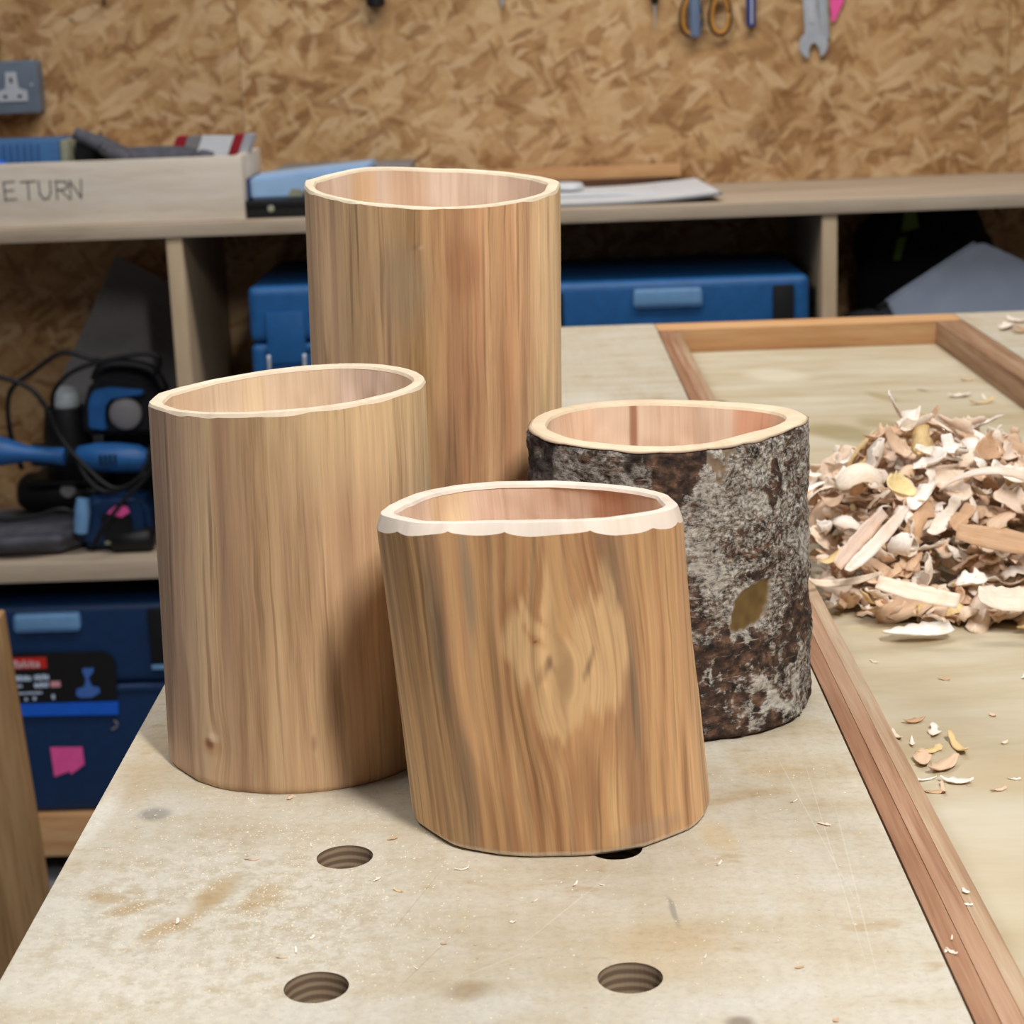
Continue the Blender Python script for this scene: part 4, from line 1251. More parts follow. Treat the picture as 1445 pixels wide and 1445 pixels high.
for x, y in [(81, 67), (90, 66), (67, 55), (131, 80), (172, 111), (164, 133), (148, 3), (-51, 48), (-5, 33), (-9, 24), (38, 26), (30, 10), (21, 66), (13, 76), (-33, 96), (-13, 106), (16, 110), (-26, 152), (42, 82), (154, -30), (-13, 20), (120, 12), (60, 40)]:
    flat(x / 1000, y / 1000, 0, rnd.uniform(0.0022, 0.0048), 'tiny pale wood chip lying on the holed front panel of the bench', 'chips on the holed panel')
for x, y, z in [(198, 19, 0), (1945, 11, 0), (196, 10, 0), (211, 58, -0.003), (2095, 49, -0.003)]:
    x = x / 10000 if x > 1000 else x / 1000
    flat(x, y / 1000, z, rnd.uniform(0.003, 0.006), 'small pale chip lying on the reddish edge strip of the bench', 'chips on the edge strip')
for i, (x, y) in enumerate([(237, 274), (243, 260), (231, 249), (249, 241), (231, 227), (238, 218), (240, 202), (228, 206), (224, 223), (236, 237), (233, 195), (228, 193), (226, 257)]):
    L = (0.012, 0.016, 0.011, 0.020, 0.017, 0.022, 0.015, 0.010, 0.008, 0.015, 0.010, 0.008, 0.010)[i]
    x = max(x / 1000, XS2 + L * 0.7)
    flat(x, y / 1000, WELLZ, L, 'flat shaving in the small cluster by the edge strip in front of the heap', 'shavings in the small cluster')
for x, y in [(270, 245), (264, 204), (255, 193), (234, 359), (273, 279), (300, 330), (262, 330)]:
    flat(x / 1000, y / 1000, WELLZ, rnd.uniform(0.004, 0.008), 'thin splinter lying alone on the tray floor in front of the heap', 'lone splinters on the tray floor')
for x, y, L in [(425, 1036, 0.020), (436, 1004, 0.022), (448, 1110, 0.014), (443, 1020, 0.016)]:
    flat(x / 1000, y / 1000, WELLZ, L, 'brown shaving lying at the foot of the side rail behind the heap', 'shavings by the side rail')
for x, y, L in [(523, 1216, 0.025), (515, 1249, 0.03), (533, 1282, 0.028), (528, 1240, 0.022), (545, 1200, 0.03)]:
    flat(x / 1000, y / 1000, 0, L, 'pale shaving on the bench panel beyond the side rail', 'shavings beyond the side rail')

# sawdust: fine grains scattered over the front left of the bench
sv, sf = [], []
for i in range(5200):
    if i < 4200:
        x, y = rnd.gauss(-0.035, 0.034), rnd.gauss(0.055, 0.048)
    else:
        x, y = rnd.uniform(XL + 0.004, 0.185), rnd.uniform(-0.06, 0.17)
    if not (XL + 0.003 < x < XS - 0.003 and -0.2 < y < 0.3):
        continue
    if any((x - hx) ** 2 + (y - hy) ** 2 < (hr + 0.001) ** 2 for hx, hy, hr in HOLES):
        continue
    if ((x + 0.0265) ** 2 + (y - 0.2125) ** 2) < 0.058 ** 2 or ((x - 0.0775) / 0.0575) ** 2 + ((y - 0.145) / 0.0565) ** 2 < 1:
        continue
    # swept arcs without dust
    if abs(math.hypot(x + 0.075, (y - 0.095)) - 0.045) < 0.006 and x > -0.06 and y < 0.10:
        continue
    s = rnd.uniform(0.00018, 0.00055)
    a = rnd.uniform(0, 6.28)
    c_, s_ = math.cos(a) * s, math.sin(a) * s
    b0 = len(sv)
    sv += [(x + c_, y + s_, 0.00005), (x - s_ * .6, y + c_ * .6, 0.00005), (x - c_, y - s_, 0.00005), (x + s_ * .6, y - c_ * .6, 0.00005), (x, y, 0.00005 + s * 0.6)]
    sf += [(b0, b0 + 1, b0 + 4), (b0 + 1, b0 + 2, b0 + 4), (b0 + 2, b0 + 3, b0 + 4), (b0 + 3, b0, b0 + 4)]
M_DUST = plain('sawdust_grains', (232, 218, 194), 0.8, 0.1, 300)
sd = mesh_obj('sawdust', sv, sf, M_DUST, None, False, loc=(0, 0, BZ))
tag(sd, 'fine pale sawdust scattered over the front left corner of the bench', 'sawdust', kind='stuff')


# ------------------------------------------------------------------ things on the top shelf
ST = 0.051 + BZ      # top of the shelf board
tray = thing('wooden_tray', (-0.60, 2.215, ST), 'pale plywood tray lettered in grey marker on the shelf', 'tray')


def tpart(name, lo, hi, mat=M_TRAY, bevel=0.0008):
    return box(name, (lo[0] + 0.60, lo[1] - 2.215, lo[2]), (hi[0] + 0.60, hi[1] - 2.215, hi[2]), mat, tray, bevel)


tpart('front_board', (-0.88, 2.120, 0.0005), (-0.318, 2.132, 0.087))
tpart('back_board', (-0.88, 2.300, 0.0005), (-0.318, 2.312, 0.087))
tpart('end_board', (-0.3295, 2.1325, 0.0005), (-0.318, 2.2995, 0.087))
tpart('end_board', (-0.88, 2.1325, 0.0005), (-0.868, 2.2995, 0.087))
tpart('tray_floor', (-0.8675, 2.1325, 0.0005), (-0.330, 2.2995, 0.007))
LET = {'R': [[(0, 0), (0, 1), (.5, .95), (.6, .75), (.5, .55), (0, .5)], [(.2, .5), (.65, 0)]], 'E': [[(.55, 1), (0, .97), (0.02, 0), (.6, .03)], [(0, .5), (.5, .52)]],
       'T': [[(0, .97), (.75, 1)], [(.37, .98), (.35, 0)]], 'U': [[(0, 1), (.02, .3), (.2, .02), (.45, .05), (.6, .35), (.62, 1)]],
       'N': [[(0, 0), (.03, 1), (.55, .05), (.62, 1.05)]]}
lines = []
for chx, lt in zip((-0.676, -0.6465, -0.6225, -0.5985, -0.5745, -0.556), 'RETURN'):
    for ln in LET[lt]:
        lines.append([(chx + 0.60 + 0.026 * u, 0.0385 + 0.0245 * v - (chx + 0.65) * 0.02) for u, v in ln])
strokes('lettering', lines, 0.0026, -0.095, M_INK, tray, 0.0003)['label'] = 'grey hand lettering reading RETURN'

# contents of the tray
rb_ = thing('ribbed_box', (-0.645, 2.235, ST + 0.0075), 'blue ribbed plastic box in the left end of the tray', 'box')
box('body', (-0.17, -0.05, 0), (0.064, 0.05, 0.108), M_RIBBLUE, rb_, 0.004)
for i in range(22):
    box('rib', (-0.165 + i * 0.0095, -0.053, 0.03), (-0.1605 + i * 0.0095, -0.0502, 0.104), M_RIBBLUE, rb_, 0.0008, 1)
box('end_cap', (0.0645, -0.05, 0), (0.076, 0.05, 0.106), M_OLIVE, rb_, 0.002)
bf = lump('blue_packet', (-0.690, 2.158, ST + 0.0075), 0.052, 0.015, 0.043, M_BRIGHTBLUE, None, 3.0, 0.12, 3)
tag(bf, 'bright blue crumpled packet at the left inside the tray', 'packet')
bt = thing('black_holder', (-0.525, 2.252, ST + 0.0075), 'black plastic holder lying between ribbed box and grey gloves', 'holder')
prism('body', [(-0.039, 0), (0.045, 0), (0.045, 0.078), (0.02, 0.083), (-0.030, 0.102), (-0.039, 0.104)], -0.045, 0.045, M_BLACK, bt, 0.002)
prism('lip', [(-0.034, 0.1045), (-0.030, 0.1045), (0.03, 0.084), (0.03, 0.0815), (-0.031, 0.1022)], -0.0455, -0.049, M_NAVY, bt, 0.0)
g1 = thing('work_glove', (-0.455, 2.172, ST + 0.0075), 'grey fabric work glove lying on top in the tray', 'glove')
lump('palm', (0.01, 0, 0.056), 0.062, 0.034, 0.019, M_GREYCLOTH, g1, 2.6, 0.18, 5)
for k, (dx, dz, dy) in enumerate(((-0.095, 0.105, -0.02), (-0.088, 0.100, 0.0), (-0.075, 0.094, 0.02), (-0.055, 0.086, -0.035))):
    tube('finger', [(-0.02, dy * 0.8, 0.078), (-0.05, dy, 0.092), (dx, dy * 1.1, dz + 0.012)], 0.0085, M_GREYCLOTH, g1, 10)
tube('cuff', [(0.05, 0, 0.07), (0.075, 0.004, 0.068), (0.088, 0.006, 0.066)], [0.016, 0.019, 0.018], M_GREYCLOTH, g1, 12)
pk = thing('packet', (-0.375, 2.205, ST + 0.0075), 'clear packet with red end bands on the right of the tray', 'packet')
MP = Matrix.Rotation(math.radians(6), 4, 'Y')
for nm, x0, x1, mt_ in (('red_end', -0.055, -0.040, M_RED_P), ('label_panel', -0.0395, 0.012, M_SHEET), ('card', -0.018, 0.026, M_WHITE), ('red_band', 0.0265, 0.040, M_RED_P), ('seal', 0.0405, 0.054, M_SILVERPL)):
    z0 = 0.072 if nm != 'label_panel' else 0.071
    prism(nm, [(x0, z0), (x1, z0), (x1 + 0.014, z0 + 0.032), (x0 + 0.014, z0 + 0.034)], -0.020 if nm != 'card' else -0.0212, 0.02 if nm != 'card' else -0.0202, mt_, pk, 0.0015 if nm != 'card' else 0.0)
lg = lump('tool_roll', (-0.408, 2.205, ST + 0.0075), 0.066, 0.055, 0.0285, M_DARKCLOTH, None, 3.2, 0.08, 9)
tag(lg, 'dark tool roll under the glove and red-banded packet in the tray', 'tool roll')

# flat black case, with a light blue packet on it
bc = thing('flat_black_case', (-0.225, 2.20, ST), 'flat black case with a round stud right of the lettered tray', 'case')
box('body', (-0.098, -0.070, 0), (0.11, 0.07, 0.013), M_BLACK, bc, 0.002)
box('lid', (-0.101, -0.072, 0.0135), (0.112, 0.072, 0.0245), M_BLACK, bc, 0.0025)
lathe('stud', [(0, 0.0048), (0.0014, 0.0046), (0.002, 0.003)], (-0.058, -0.0722, 0.013), (0, -1, 0), M_OLIVE, bc, 16)
bp = thing('blue_packet', (-0.225, 2.195, ST + 0.025), 'light blue printed box lying on the flat black case', 'box')
prism('body', [(-0.088, 0), (0.07, 0), (0.08, 0.042), (-0.088, 0.029)], -0.045, 0.08, M_LIGHTBLUE, bp, 0.003)
box('spine', (-0.0935, -0.044, 0), (-0.0885, 0.078, 0.028), M_DKBLUE, bp, 0.001)
prism('print', [(-0.038, 0.002), (-0.012, 0.002), (-0.016, 0.011), (-0.030, 0.013)], -0.0458, -0.0452, M_OLIVE, bp)
prism('print', [(-0.016, 0.003), (0.02, 0.003), (0.006, 0.018), (-0.005, 0.026), (-0.010, 0.014)], -0.0461, -0.0459, M_DKBLUE, bp)
gb = box('grey_board', (-0.30, 2.33, ST + 0.0002), (-0.10, 2.455, ST + 0.0545), M_SHEET, None, 0.002)
tag(gb, 'grey block behind the light blue box on the shelf', 'block')
bk = box('dark_box', (-0.245, 2.30, ST + 0.0002), (-0.15, 2.328, ST + 0.053), M_BLACK, None, 0.002)
tag(bk, 'dark box standing behind the tallest pot on the shelf', 'box')

# batten, magazine and papers on the right
bt2 = box('wooden_batten', (-0.02, 2.440, ST + 0.0145), (0.307, 2.462, ST + 0.0335), M_REDX, None, 0.001)
tag(bt2, 'straight brown wooden batten against the wall above the papers', 'batten')
b3 = box('dark_strip', (-0.02, 2.436, ST + 0.0002), (0.285, 2.464, ST + 0.0142), M_BROWNP, None, 0.001)
tag(b3, 'dark brown strip of wood under the batten', 'strip')


def sheet(name, x0, x1, y0, y1, z, thick, lift, mat, parent, skew=0.0, n=18):
    vs, fs = [], []
    for side in (1, 0):
        for i in range(n + 1):
            s = i / n
            for j in range(5):
                t = j / 4
                x = x0 + (x1 - x0) * s - skew * t
                up = lift * max(0, (s - 0.55) / 0.45) ** 2
                vs.append((x, y0 + (y1 - y0) * t, z + up + (thick if side else 0)))
    k = (n + 1) * 5
    for i in range(n):
        for j in range(4):
            q = (i * 5 + j, (i + 1) * 5 + j, (i + 1) * 5 + j + 1, i * 5 + j + 1)
            fs.append(q)
            fs.append(tuple(x + k for x in q[::-1]))
    for i in range(n):
        fs.append((i * 5, i * 5 + k, (i + 1) * 5 + k, (i + 1) * 5))
        fs.append((i * 5 + 4, (i + 1) * 5 + 4, (i + 1) * 5 + 4 + k, i * 5 + 4 + k))
    for j in range(4):
        fs.append((j, j + 1, j + 1 + k, j + k))
        fs.append((n * 5 + j, n * 5 + j + k, n * 5 + j + 1 + k, n * 5 + j + 1))
    return mesh_obj(name, vs, fs, mat, parent, False)


mg = thing('magazine', (0.13, 2.25, ST), 'open white magazine with a curled right corner on the shelf', 'magazine')
sheet('cover', -0.15, 0.210, -0.118, 0.150, 0.0006, 0.0022, 0.009, M_GREYPAPER, mg, 0.01)
sheet('page', -0.15, 0.205, -0.114, 0.150, 0.0032, 0.0028, 0.0085, M_WHITE, mg, 0.01)
sheet('print', 0.105, 0.165, 0.06, 0.105, 0.0064, 0.0003, 0.0, M_GREYPAPER, mg)
nt = thing('paper_sheet', (0.15, 2.27, ST + 0.0068), 'white folded paper lying on the open magazine', 'paper')
sheet('leaf', -0.13, 0.100, -0.055, 0.055, 0.0003, 0.004, 0.0, M_WHITE, nt)
lump('crumpled_corner', (-0.025, 0.01, 0.0044), 0.03, 0.03, 0.006, M_WHITE, nt, 2.5, 0.15, 12, 24, 12)


# ------------------------------------------------------------------ wall socket and hanging tools
sk = thing('wall_socket', (-0.737, 2.4698, 0.196 + BZ), 'grey metal double wall socket on the strand board wall', 'socket')
box('back_box', (-0.073, -0.036, 0.0), (0.073, 0.0, 0.078), M_SOCKET, sk, 0.006, 3)
box('face_plate', (-0.0735, -0.043, -0.0005), (0.0735, -0.0362, 0.0785), M_SOCKET, sk, 0.003, 3)
for cx_ in (0.0345, -0.0345):
    po = prism('outlet_plate', [(cx_ - 0.0225, 0.018), (cx_ + 0.0225, 0.018), (cx_ + 0.0225, 0.034), (cx_ + 0.0095, 0.038), (cx_ + 0.0085, 0.062), (cx_ - 0.0085, 0.062), (cx_ - 0.0095, 0.038), (cx_ - 0.0225, 0.034)], -0.0452, -0.0432, M_SOCKETIN, sk, 0.0006)
    for hx_, hz_, w_, h_ in ((0, 0.050, 0.002, 0.004), (-0.011, 0.026, 0.0032, 0.002), (0.011, 0.026, 0.0032, 0.002)):
        box('pin_slot', (cx_ + hx_ - w_, -0.0456, hz_ - h_), (cx_ + hx_ + w_, -0.0453, hz_ + h_), M_BLACK, po, 0)
for cx_ in (0.009, -0.009):
    box('switch', (cx_ - 0.0055, -0.0465, 0.044), (cx_ + 0.0045, -0.0432, 0.070), M_SOCKETIN, sk, 0.0012)
lathe('screw', [(0, 0.0025), (0.001, 0.002)], (0.064, -0.0432, 0.042), (0, -1, 0), M_STEEL, sk, 12)
cd_ = tube('conduit', [(-0.737, 2.452, BZ + 0.2752), (-0.737, 2.452, BZ + 0.8), (-0.737, 2.452, BZ + 1.4)], 0.011, M_SOCKETIN, None, 12, 2)
tag(cd_, 'pale conduit rising from the wall socket', 'conduit')


def nail(parent, z):
    tube('nail', [(0, 0.0, z), (0, -0.018, z + 0.001)], 0.0016, M_STEEL, parent, 8, 0)


def spanner(x, z, tilt, head, neck, label):
    r_ = thing('spanner', (x, 2.4685, BZ + z), label, 'spanner')
    r_.rotation_euler = (0, tilt, 0)
    pts = []
    for k in range(0, 13):          # right horn up to the shoulder
        a = math.radians(-62 + k * 124 / 12)
        pts.append((head * math.cos(a), head * math.sin(a)))
    pts += [(neck * 0.52, head * 1.25), (neck * 0.46, 0.16), (-neck * 0.46, 0.16), (-neck * 0.52, head * 1.25)]
    for k in range(0, 13):
        a = math.radians(118 + k * 124 / 12)
        pts.append((head * math.cos(a), head * math.sin(a)))
    jaw = head * 0.38
    pts += [(-jaw, -head * 0.80), (-jaw * 1.05, -head * 0.25), (-jaw * 0.6, head * 0.12), (0, head * 0.22), (jaw * 0.6, head * 0.12), (jaw * 1.05, -head * 0.25), (jaw, -head * 0.80)]
    prism('open_jaw', pts, -0.0075, -0.0005, M_STEEL, r_, 0.0012)
    prism('shank_inset', [(-neck * 0.22, head * 1.5), (neck * 0.22, head * 1.5), (neck * 0.18, 0.15), (-neck * 0.18, 0.15)], -0.0084, -0.0076, M_SOCKETIN, r_, 0)
    lathe('ring_end', [(0, head * 0.75), (0.009, head * 0.75)], (0, -0.0005, 0.16 + head * 0.5), (0, -1, 0), M_STEEL, r_, 24)
    nail(r_, 0.16 + head * 0.5)
    return r_


spanner(0.513, 0.2535, math.radians(-5), 0.0218, 0.021, 'large steel spanner hanging with its open jaw downwards')
sp2 = thing('steel_bar', (0.5305, 2.4685, BZ + 0.262), 'flat steel bar hanging right beside the large spanner', 'tool')
sp2.rotation_euler = (0, math.radians(-4), 0)
box('blade', (-0.007, -0.006, 0), (0.007, -0.0008, 0.15), M_STEEL, sp2, 0.0015)
nail(sp2, 0.14)
tg = thing('pink_tag', (0.541, 2.4685, BZ + 0.287), 'pink tag hanging at the right of the steel bar', 'tag')
prism('flap', [(0, 0.0), (0.004, 0.0), (0.022, 0.04), (0.03, 0.1), (0.0, 0.1), (-0.003, 0.03)], -0.004, -0.002, M_PINK, tg)
nail(tg, 0.09)
fh = thing('grey_file', (0.333, 2.4685, BZ + 0.271), 'grey-blue handled file hanging on the wall', 'tool')
lathe('handle', [(0, 0.006), (0.002, 0.0088), (0.02, 0.0098), (0.055, 0.0088), (0.075, 0.006)], (0, -0.0115, 0), (0, 0, 1), M_GREYBLUE, fh, 18)
box('blade', (-0.006, -0.0135, 0.076), (0.006, -0.0095, 0.20), M_STEEL, fh, 0.0008)
nail(fh, 0.19)
sc_ = thing('scissors', (0.345, 2.4685, BZ + 0.273), 'orange-lined scissors hanging upside down beside the grey file', 'scissors')
for cx_, s_ in ((0.026, 1), (-0.018, -1)):
    pts = [(cx_ + 0.015 * math.cos(a) * (1 - 0.25 * math.sin(a)), -0.012, 0.032 + 0.031 * math.sin(a)) for a in np.linspace(0, 2 * math.pi, 25)]
    tube('outer_loop', pts, 0.0034, M_BLACK, sc_, 8, 0)
    pts = [(cx_ + 0.0125 * math.cos(a) * (1 - 0.25 * math.sin(a)), -0.0145, 0.032 + 0.0285 * math.sin(a)) for a in np.linspace(0, 2 * math.pi, 25)]
    tube('inner_loop', pts, 0.0026, M_ORANGE, sc_, 8, 0)
    prism('blade', [(0.004 + s_ * 0.012, 0.062), (0.004 + s_ * 0.004, 0.062), (0.004 - s_ * 0.004, 0.18), (0.004, 0.182)], -0.0125 + 0.0015 * s_, -0.011 + 0.0015 * s_, M_STEEL, sc_)
nail(sc_, 0.17)
pn = thing('blue_screwdriver', (0.418, 2.4685, BZ + 0.284), 'slim blue-handled screwdriver hanging between scissors and spanner', 'screwdriver')
lathe('handle', [(0, 0.0062), (0.001, 0.0072), (0.05, 0.0074), (0.07, 0.005)], (0, -0.009, 0), (0, 0, 1), M_PENBLUE, pn, 12)
box('stripe', (-0.0015, -0.0168, 0.004), (0.0015, -0.0160, 0.045), M_SOCKETIN, pn, 0)
lathe('shaft', [(0.0705, 0.0026), (0.15, 0.0026)], (0, -0.009, 0), (0, 0, 1), M_STEEL, pn, 10)
nail(pn, 0.145)
aw = thing('black_awl', (0.273, 2.4685, BZ + 0.288), 'thin black awl hanging left of the grey file', 'awl')
lathe('spike', [(0, 0.0008), (0.034, 0.0018)], (0, -0.008, 0), (0, 0, 1), M_STEEL, aw, 10)
lathe('handle', [(0.0345, 0.004), (0.04, 0.0065), (0.09, 0.0075), (0.12, 0.005)], (0, -0.008, 0), (0, 0, 1), M_BLACK, aw, 14)
nail(aw, 0.1)
cl_ = thing('black_clamp', (-0.148, 2.4685, BZ + 0.333), 'black handled tool hanging above the tallest pot', 'tool')
lathe('handle', [(0, 0.010), (0.003, 0.014), (0.05, 0.015), (0.09, 0.011)], (0, -0.0165, 0), (0, 0, 1), M_BLACK, cl_, 18)
lathe('shaft', [(0.0905, 0.004), (0.2, 0.004)], (0, -0.0165, 0), (0, 0, 1), M_STEEL, cl_, 12)
nail(cl_, 0.19)
dr = thing('drill_bit', (0.042, 2.4685, BZ + 0.326), 'thin grey drill bit hanging on the wall above the tall pot', 'drill bit')
lathe('flute', [(0, 0.0006), (0.008, 0.0032), (0.14, 0.0032)], (0, -0.0045, 0), (0, 0, 1), M_STEEL, dr, 10)
nail(dr, 0.13)
hk = thing('small_hook', (-0.560, 2.4685, BZ + 0.350), 'small dark hook on the wall right of the socket', 'hook')
tube('wire', [(0, -0.001, 0.03), (0, -0.018, 0.03), (0.003, -0.022, 0.012), (0.002, -0.016, 0.001), (0.001, -0.008, 0.004)], 0.0018, M_BLACK, hk, 8)


# ------------------------------------------------------------------ tool cases
def big_case(name, x0, x1, yf, depth, z0, z1, body, label, handle=True, latch=True):
    """stacking tool case seen from its long side"""
    cx_ = (x0 + x1) / 2
    r_ = thing(name, (cx_, yf + depth / 2, BZ + z0), label, 'tool case')
    hw, hd, h = (x1 - x0) / 2, depth / 2, z1 - z0
    sp_ = h * 0.62
    box('lower_shell', (-hw, -hd, 0), (hw, hd, sp_ - 0.001), body, r_, 0.012, 4)
    box('lid', (-hw, -hd, sp_), (hw, hd, h), body, r_, 0.014, 4)
    box('seam_rib', (-hw + 0.02, -hd - 0.003, sp_ - 0.012), (hw - 0.02, -hd - 0.0002, sp_ - 0.005), body, r_, 0.001)
    if handle:
        hm = box('handle', (-hw * 0.245, -hd - 0.007, h - 0.037), (hw * 0.245, -hd - 0.0002, h - 0.010), M_PALEBLUE, r_, 0.006, 3)
    if latch:
        for s in (-1, 1):
            c_ = s * hw * 0.81
            lt = box('latch', (c_ - 0.0145, -hd - 0.007, h * 0.45), (c_ + 0.0145, -hd - 0.0002, h - 0.012), M_BLACK, r_, 0.002)
    return r_


big_case('blue_tool_case', 0.063, 0.458, 2.118, 0.295, -0.2499, -0.052, M_BLUE, 'blue tool case with black latches in the middle bay right of the tallest pot')
ec = big_case('blue_tool_case', -0.323, -0.030, 2.118, 0.33, -0.2499, -0.042, M_BLUE, 'blue tool case with a steel wire latch left of the tallest pot', False, False)
box('latch_plate', (-0.122, -0.170, 0.100), (-0.069, -0.1652, 0.172), M_BLUE, ec, 0.002)
tube('wire_loop', [(-0.121, -0.172, 0.113), (-0.1205, -0.175, 0.095), (-0.119, -0.176, 0.088), (-0.073, -0.176, 0.088), (-0.0715, -0.175, 0.095), (-0.071, -0.172, 0.113)], 0.0028, M_STEEL, ec, 8, 4)
box('latch_hook', (-0.112, -0.174, 0.070), (-0.080, -0.1652, 0.086), M_STEEL, ec, 0.002)

lc = big_case('navy_tool_case', -0.842, -0.447, 2.118, 0.295, -0.8119, -0.492, M_NAVY, 'large navy tool case with a printed label on the bottom shelf', True, False)
LX, LZ, LY = 0.6445, 0.8119, -0.1475      # case centre x, base z, front y
lt = box('latch', (-0.498 + LX, LY - 0.008, -0.584 + LZ), (-0.466 + LX, LY - 0.0002, -0.500 + LZ), M_BLACK, lc, 0.002)
box('catch', (-0.498 + LX, LY - 0.008, -0.592 + LZ), (-0.466 + LX, LY - 0.0002, -0.5845 + LZ), M_PALEBLUE, lc, 0.001)
box('latch', (-0.824 + LX, LY - 0.008, -0.584 + LZ), (-0.792 + LX, LY - 0.0002, -0.500 + LZ), M_BLACK, lc, 0.002)
lab = prism('label', [(-0.755 + LX, -0.638 + LZ), (-0.553 + LX, -0.638 + LZ), (-0.550 + LX, -0.580 + LZ), (-0.556 + LX, -0.569 + LZ), (-0.566 + LX, -0.563 + LZ), (-0.755 + LX, -0.559 + LZ)], LY - 0.0045, LY - 0.0032, M_BLACK, lc)
tag(lab, 'black printed label with a red badge')
prism('label_band', [(-0.757 + LX, -0.657 + LZ), (-0.553 + LX, -0.660 + LZ), (-0.552 + LX, -0.6395 + LZ), (-0.757 + LX, -0.6385 + LZ)], LY - 0.0045, LY - 0.0032, M_BRIGHTBLUE, lc)
bd = box('badge', (-0.712 + LX, LY - 0.0056, -0.585 + LZ), (-0.651 + LX, LY - 0.0046, -0.568 + LZ), M_REDB, lab, 0)
text_obj('badge_lettering', 'Makita', 0.0165, -0.7085 + LX, LY - 0.0060, -0.5825 + LZ, M_WHITE, lab, 0.15, 1.08)
# small printed lines of the label
pr = random.Random(5)
for (x0, x1, zc, hh) in ((-0.704, -0.676, -0.599, 0.0085), (-0.671, -0.650, -0.598, 0.0085), (-0.672, -0.652, -0.610, 0.008), (-0.701, -0.690, -0.611, 0.004), (-0.700, -0.662, -0.622, 0.0035), (-0.688, -0.682, -0.631, 0.005), (-0.676, -0.671, -0.630, 0.006), (-0.648, -0.642, -0.629, 0.007)):
    x = x0
    bm = bmesh.new()
    while x < x1 - 0.001:
        w_ = pr.uniform(0.0024, 0.0046)
        tlt = Matrix.Shear('XZ', 4, (0.2, 0)) if False else Matrix.Identity(4)
        bm_box(bm, (x + LX, LY - 0.0056, zc - hh / 2 + LZ), (min(x + w_, x1) + LX, LY - 0.0047, zc + hh / 2 * pr.uniform(0.5, 1.0) + LZ), tlt)
        x += w_ + 0.0011
    bm_obj('print_line', bm, M_GREYPLAS, lab)
box('print_pill', (-0.6485 + LX, LY - 0.0056, -0.614 + LZ), (-0.634 + LX, LY - 0.0047, -0.6055 + LZ), plain('pale_pink_print', (226, 160, 168), 0.5, 0.05), lab, 0)
M_PICT = plain('blue_print', (70, 112, 190), 0.5, 0.1)
prism('pictogram', [(-0.612 + LX, -0.628 + LZ), (-0.606 + LX, -0.632 + LZ), (-0.590 + LX, -0.632 + LZ), (-0.577 + LX, -0.625 + LZ), (-0.578 + LX, -0.617 + LZ), (-0.588 + LX, -0.615 + LZ), (-0.592 + LX, -0.602 + LZ), (-0.585 + LX, -0.594 + LZ),
                    (-0.583 + LX, -0.587 + LZ), (-0.599 + LX, -0.587 + LZ), (-0.600 + LX, -0.592 + LZ), (-0.596 + LX, -0.603 + LZ), (-0.599 + LX, -0.615 + LZ), (-0.611 + LX, -0.619 + LZ)], LY - 0.0056, LY - 0.0047, M_PICT, lab)
pt = prism('pink_tape', [(-0.659 + LX, -0.709 + LZ), (-0.612 + LX, -0.710 + LZ), (-0.611 + LX, -0.737 + LZ), (-0.632 + LX, -0.752 + LZ), (-0.634 + LX, -0.747 + LZ), (-0.657 + LX, -0.755 + LZ)], LY - 0.0018, LY - 0.0003, M_PINK, lc)
tag(pt, 'torn piece of pink tape')
tube('moon_mark', [(-0.566 + LX, LY - 0.0012, -0.684 + LZ), (-0.560 + LX, LY - 0.0012, -0.681 + LZ), (-0.557 + LX, LY - 0.0012, -0.675 + LZ), (-0.561 + LX, LY - 0.0012, -0.670 + LZ)], 0.0014, M_SHEET, lc, 6, 4)


# ------------------------------------------------------------------ left bay: power tools and cables
LSZ = -0.4245 + BZ      # top of the lower shelf board
sh_ = mesh_obj('grey_sheet', [(-0.56, 2.395, LSZ + 0.405), (-0.435, 2.425, LSZ + 0.33), (-0.435, 2.37, LSZ + 0.0), (-0.72, 2.33, LSZ + 0.0), (-0.655, 2.36, LSZ + 0.22),
                               (-0.56, 2.397, LSZ + 0.405), (-0.435, 2.427, LSZ + 0.33), (-0.435, 2.373, LSZ + 0.0), (-0.72, 2.333, LSZ + 0.0), (-0.655, 2.363, LSZ + 0.22)],
               [(0, 4, 3, 2, 1), (5, 6, 7, 8, 9), (0, 1, 6, 5), (1, 2, 7, 6), (2, 3, 8, 7), (3, 4, 9, 8), (4, 0, 5, 9)], M_SHEET)
tag(sh_, 'grey sheet leaning at the back of the left bay behind the power tools', 'sheet')
db = lump('dust_bag', (-0.705, 2.215, LSZ), 0.115, 0.085, 0.021, M_GREYCLOTH, None, 3.0, 0.12, 14)
tag(db, 'grey cloth dust bag lying flat at the front of the left bay', 'bag')

# sander at the top of the heap, with its D-handle
sa = thing('belt_sander', (-0.53, 2.24, LSZ + 0.165), 'blue belt sander on top of the power tool heap', 'sander')
prism('body', [(-0.055, 0.0), (0.05, 0.0), (0.062, 0.03), (0.05, 0.060), (0.02, 0.084), (-0.02, 0.088), (-0.042, 0.078), (-0.058, 0.03)], -0.045, 0.045, M_DARKCLOTH, sa, 0.006, 3)
prism('front_housing', [(-0.046, 0.012), (-0.020, 0.008), (-0.022, 0.045), (-0.012, 0.058), (0.035, 0.058), (0.040, 0.066), (-0.012, 0.072), (-0.036, 0.068), (-0.044, 0.05)], -0.056, -0.0455, M_TOOLBLUE, sa, 0.003)
tube('top_handle', [(-0.042, 0, 0.074), (-0.03, 0, 0.092), (0.0, 0, 0.096), (0.04, 0, 0.086), (0.058, 0, 0.055)], 0.009, M_BLACK, sa, 10)
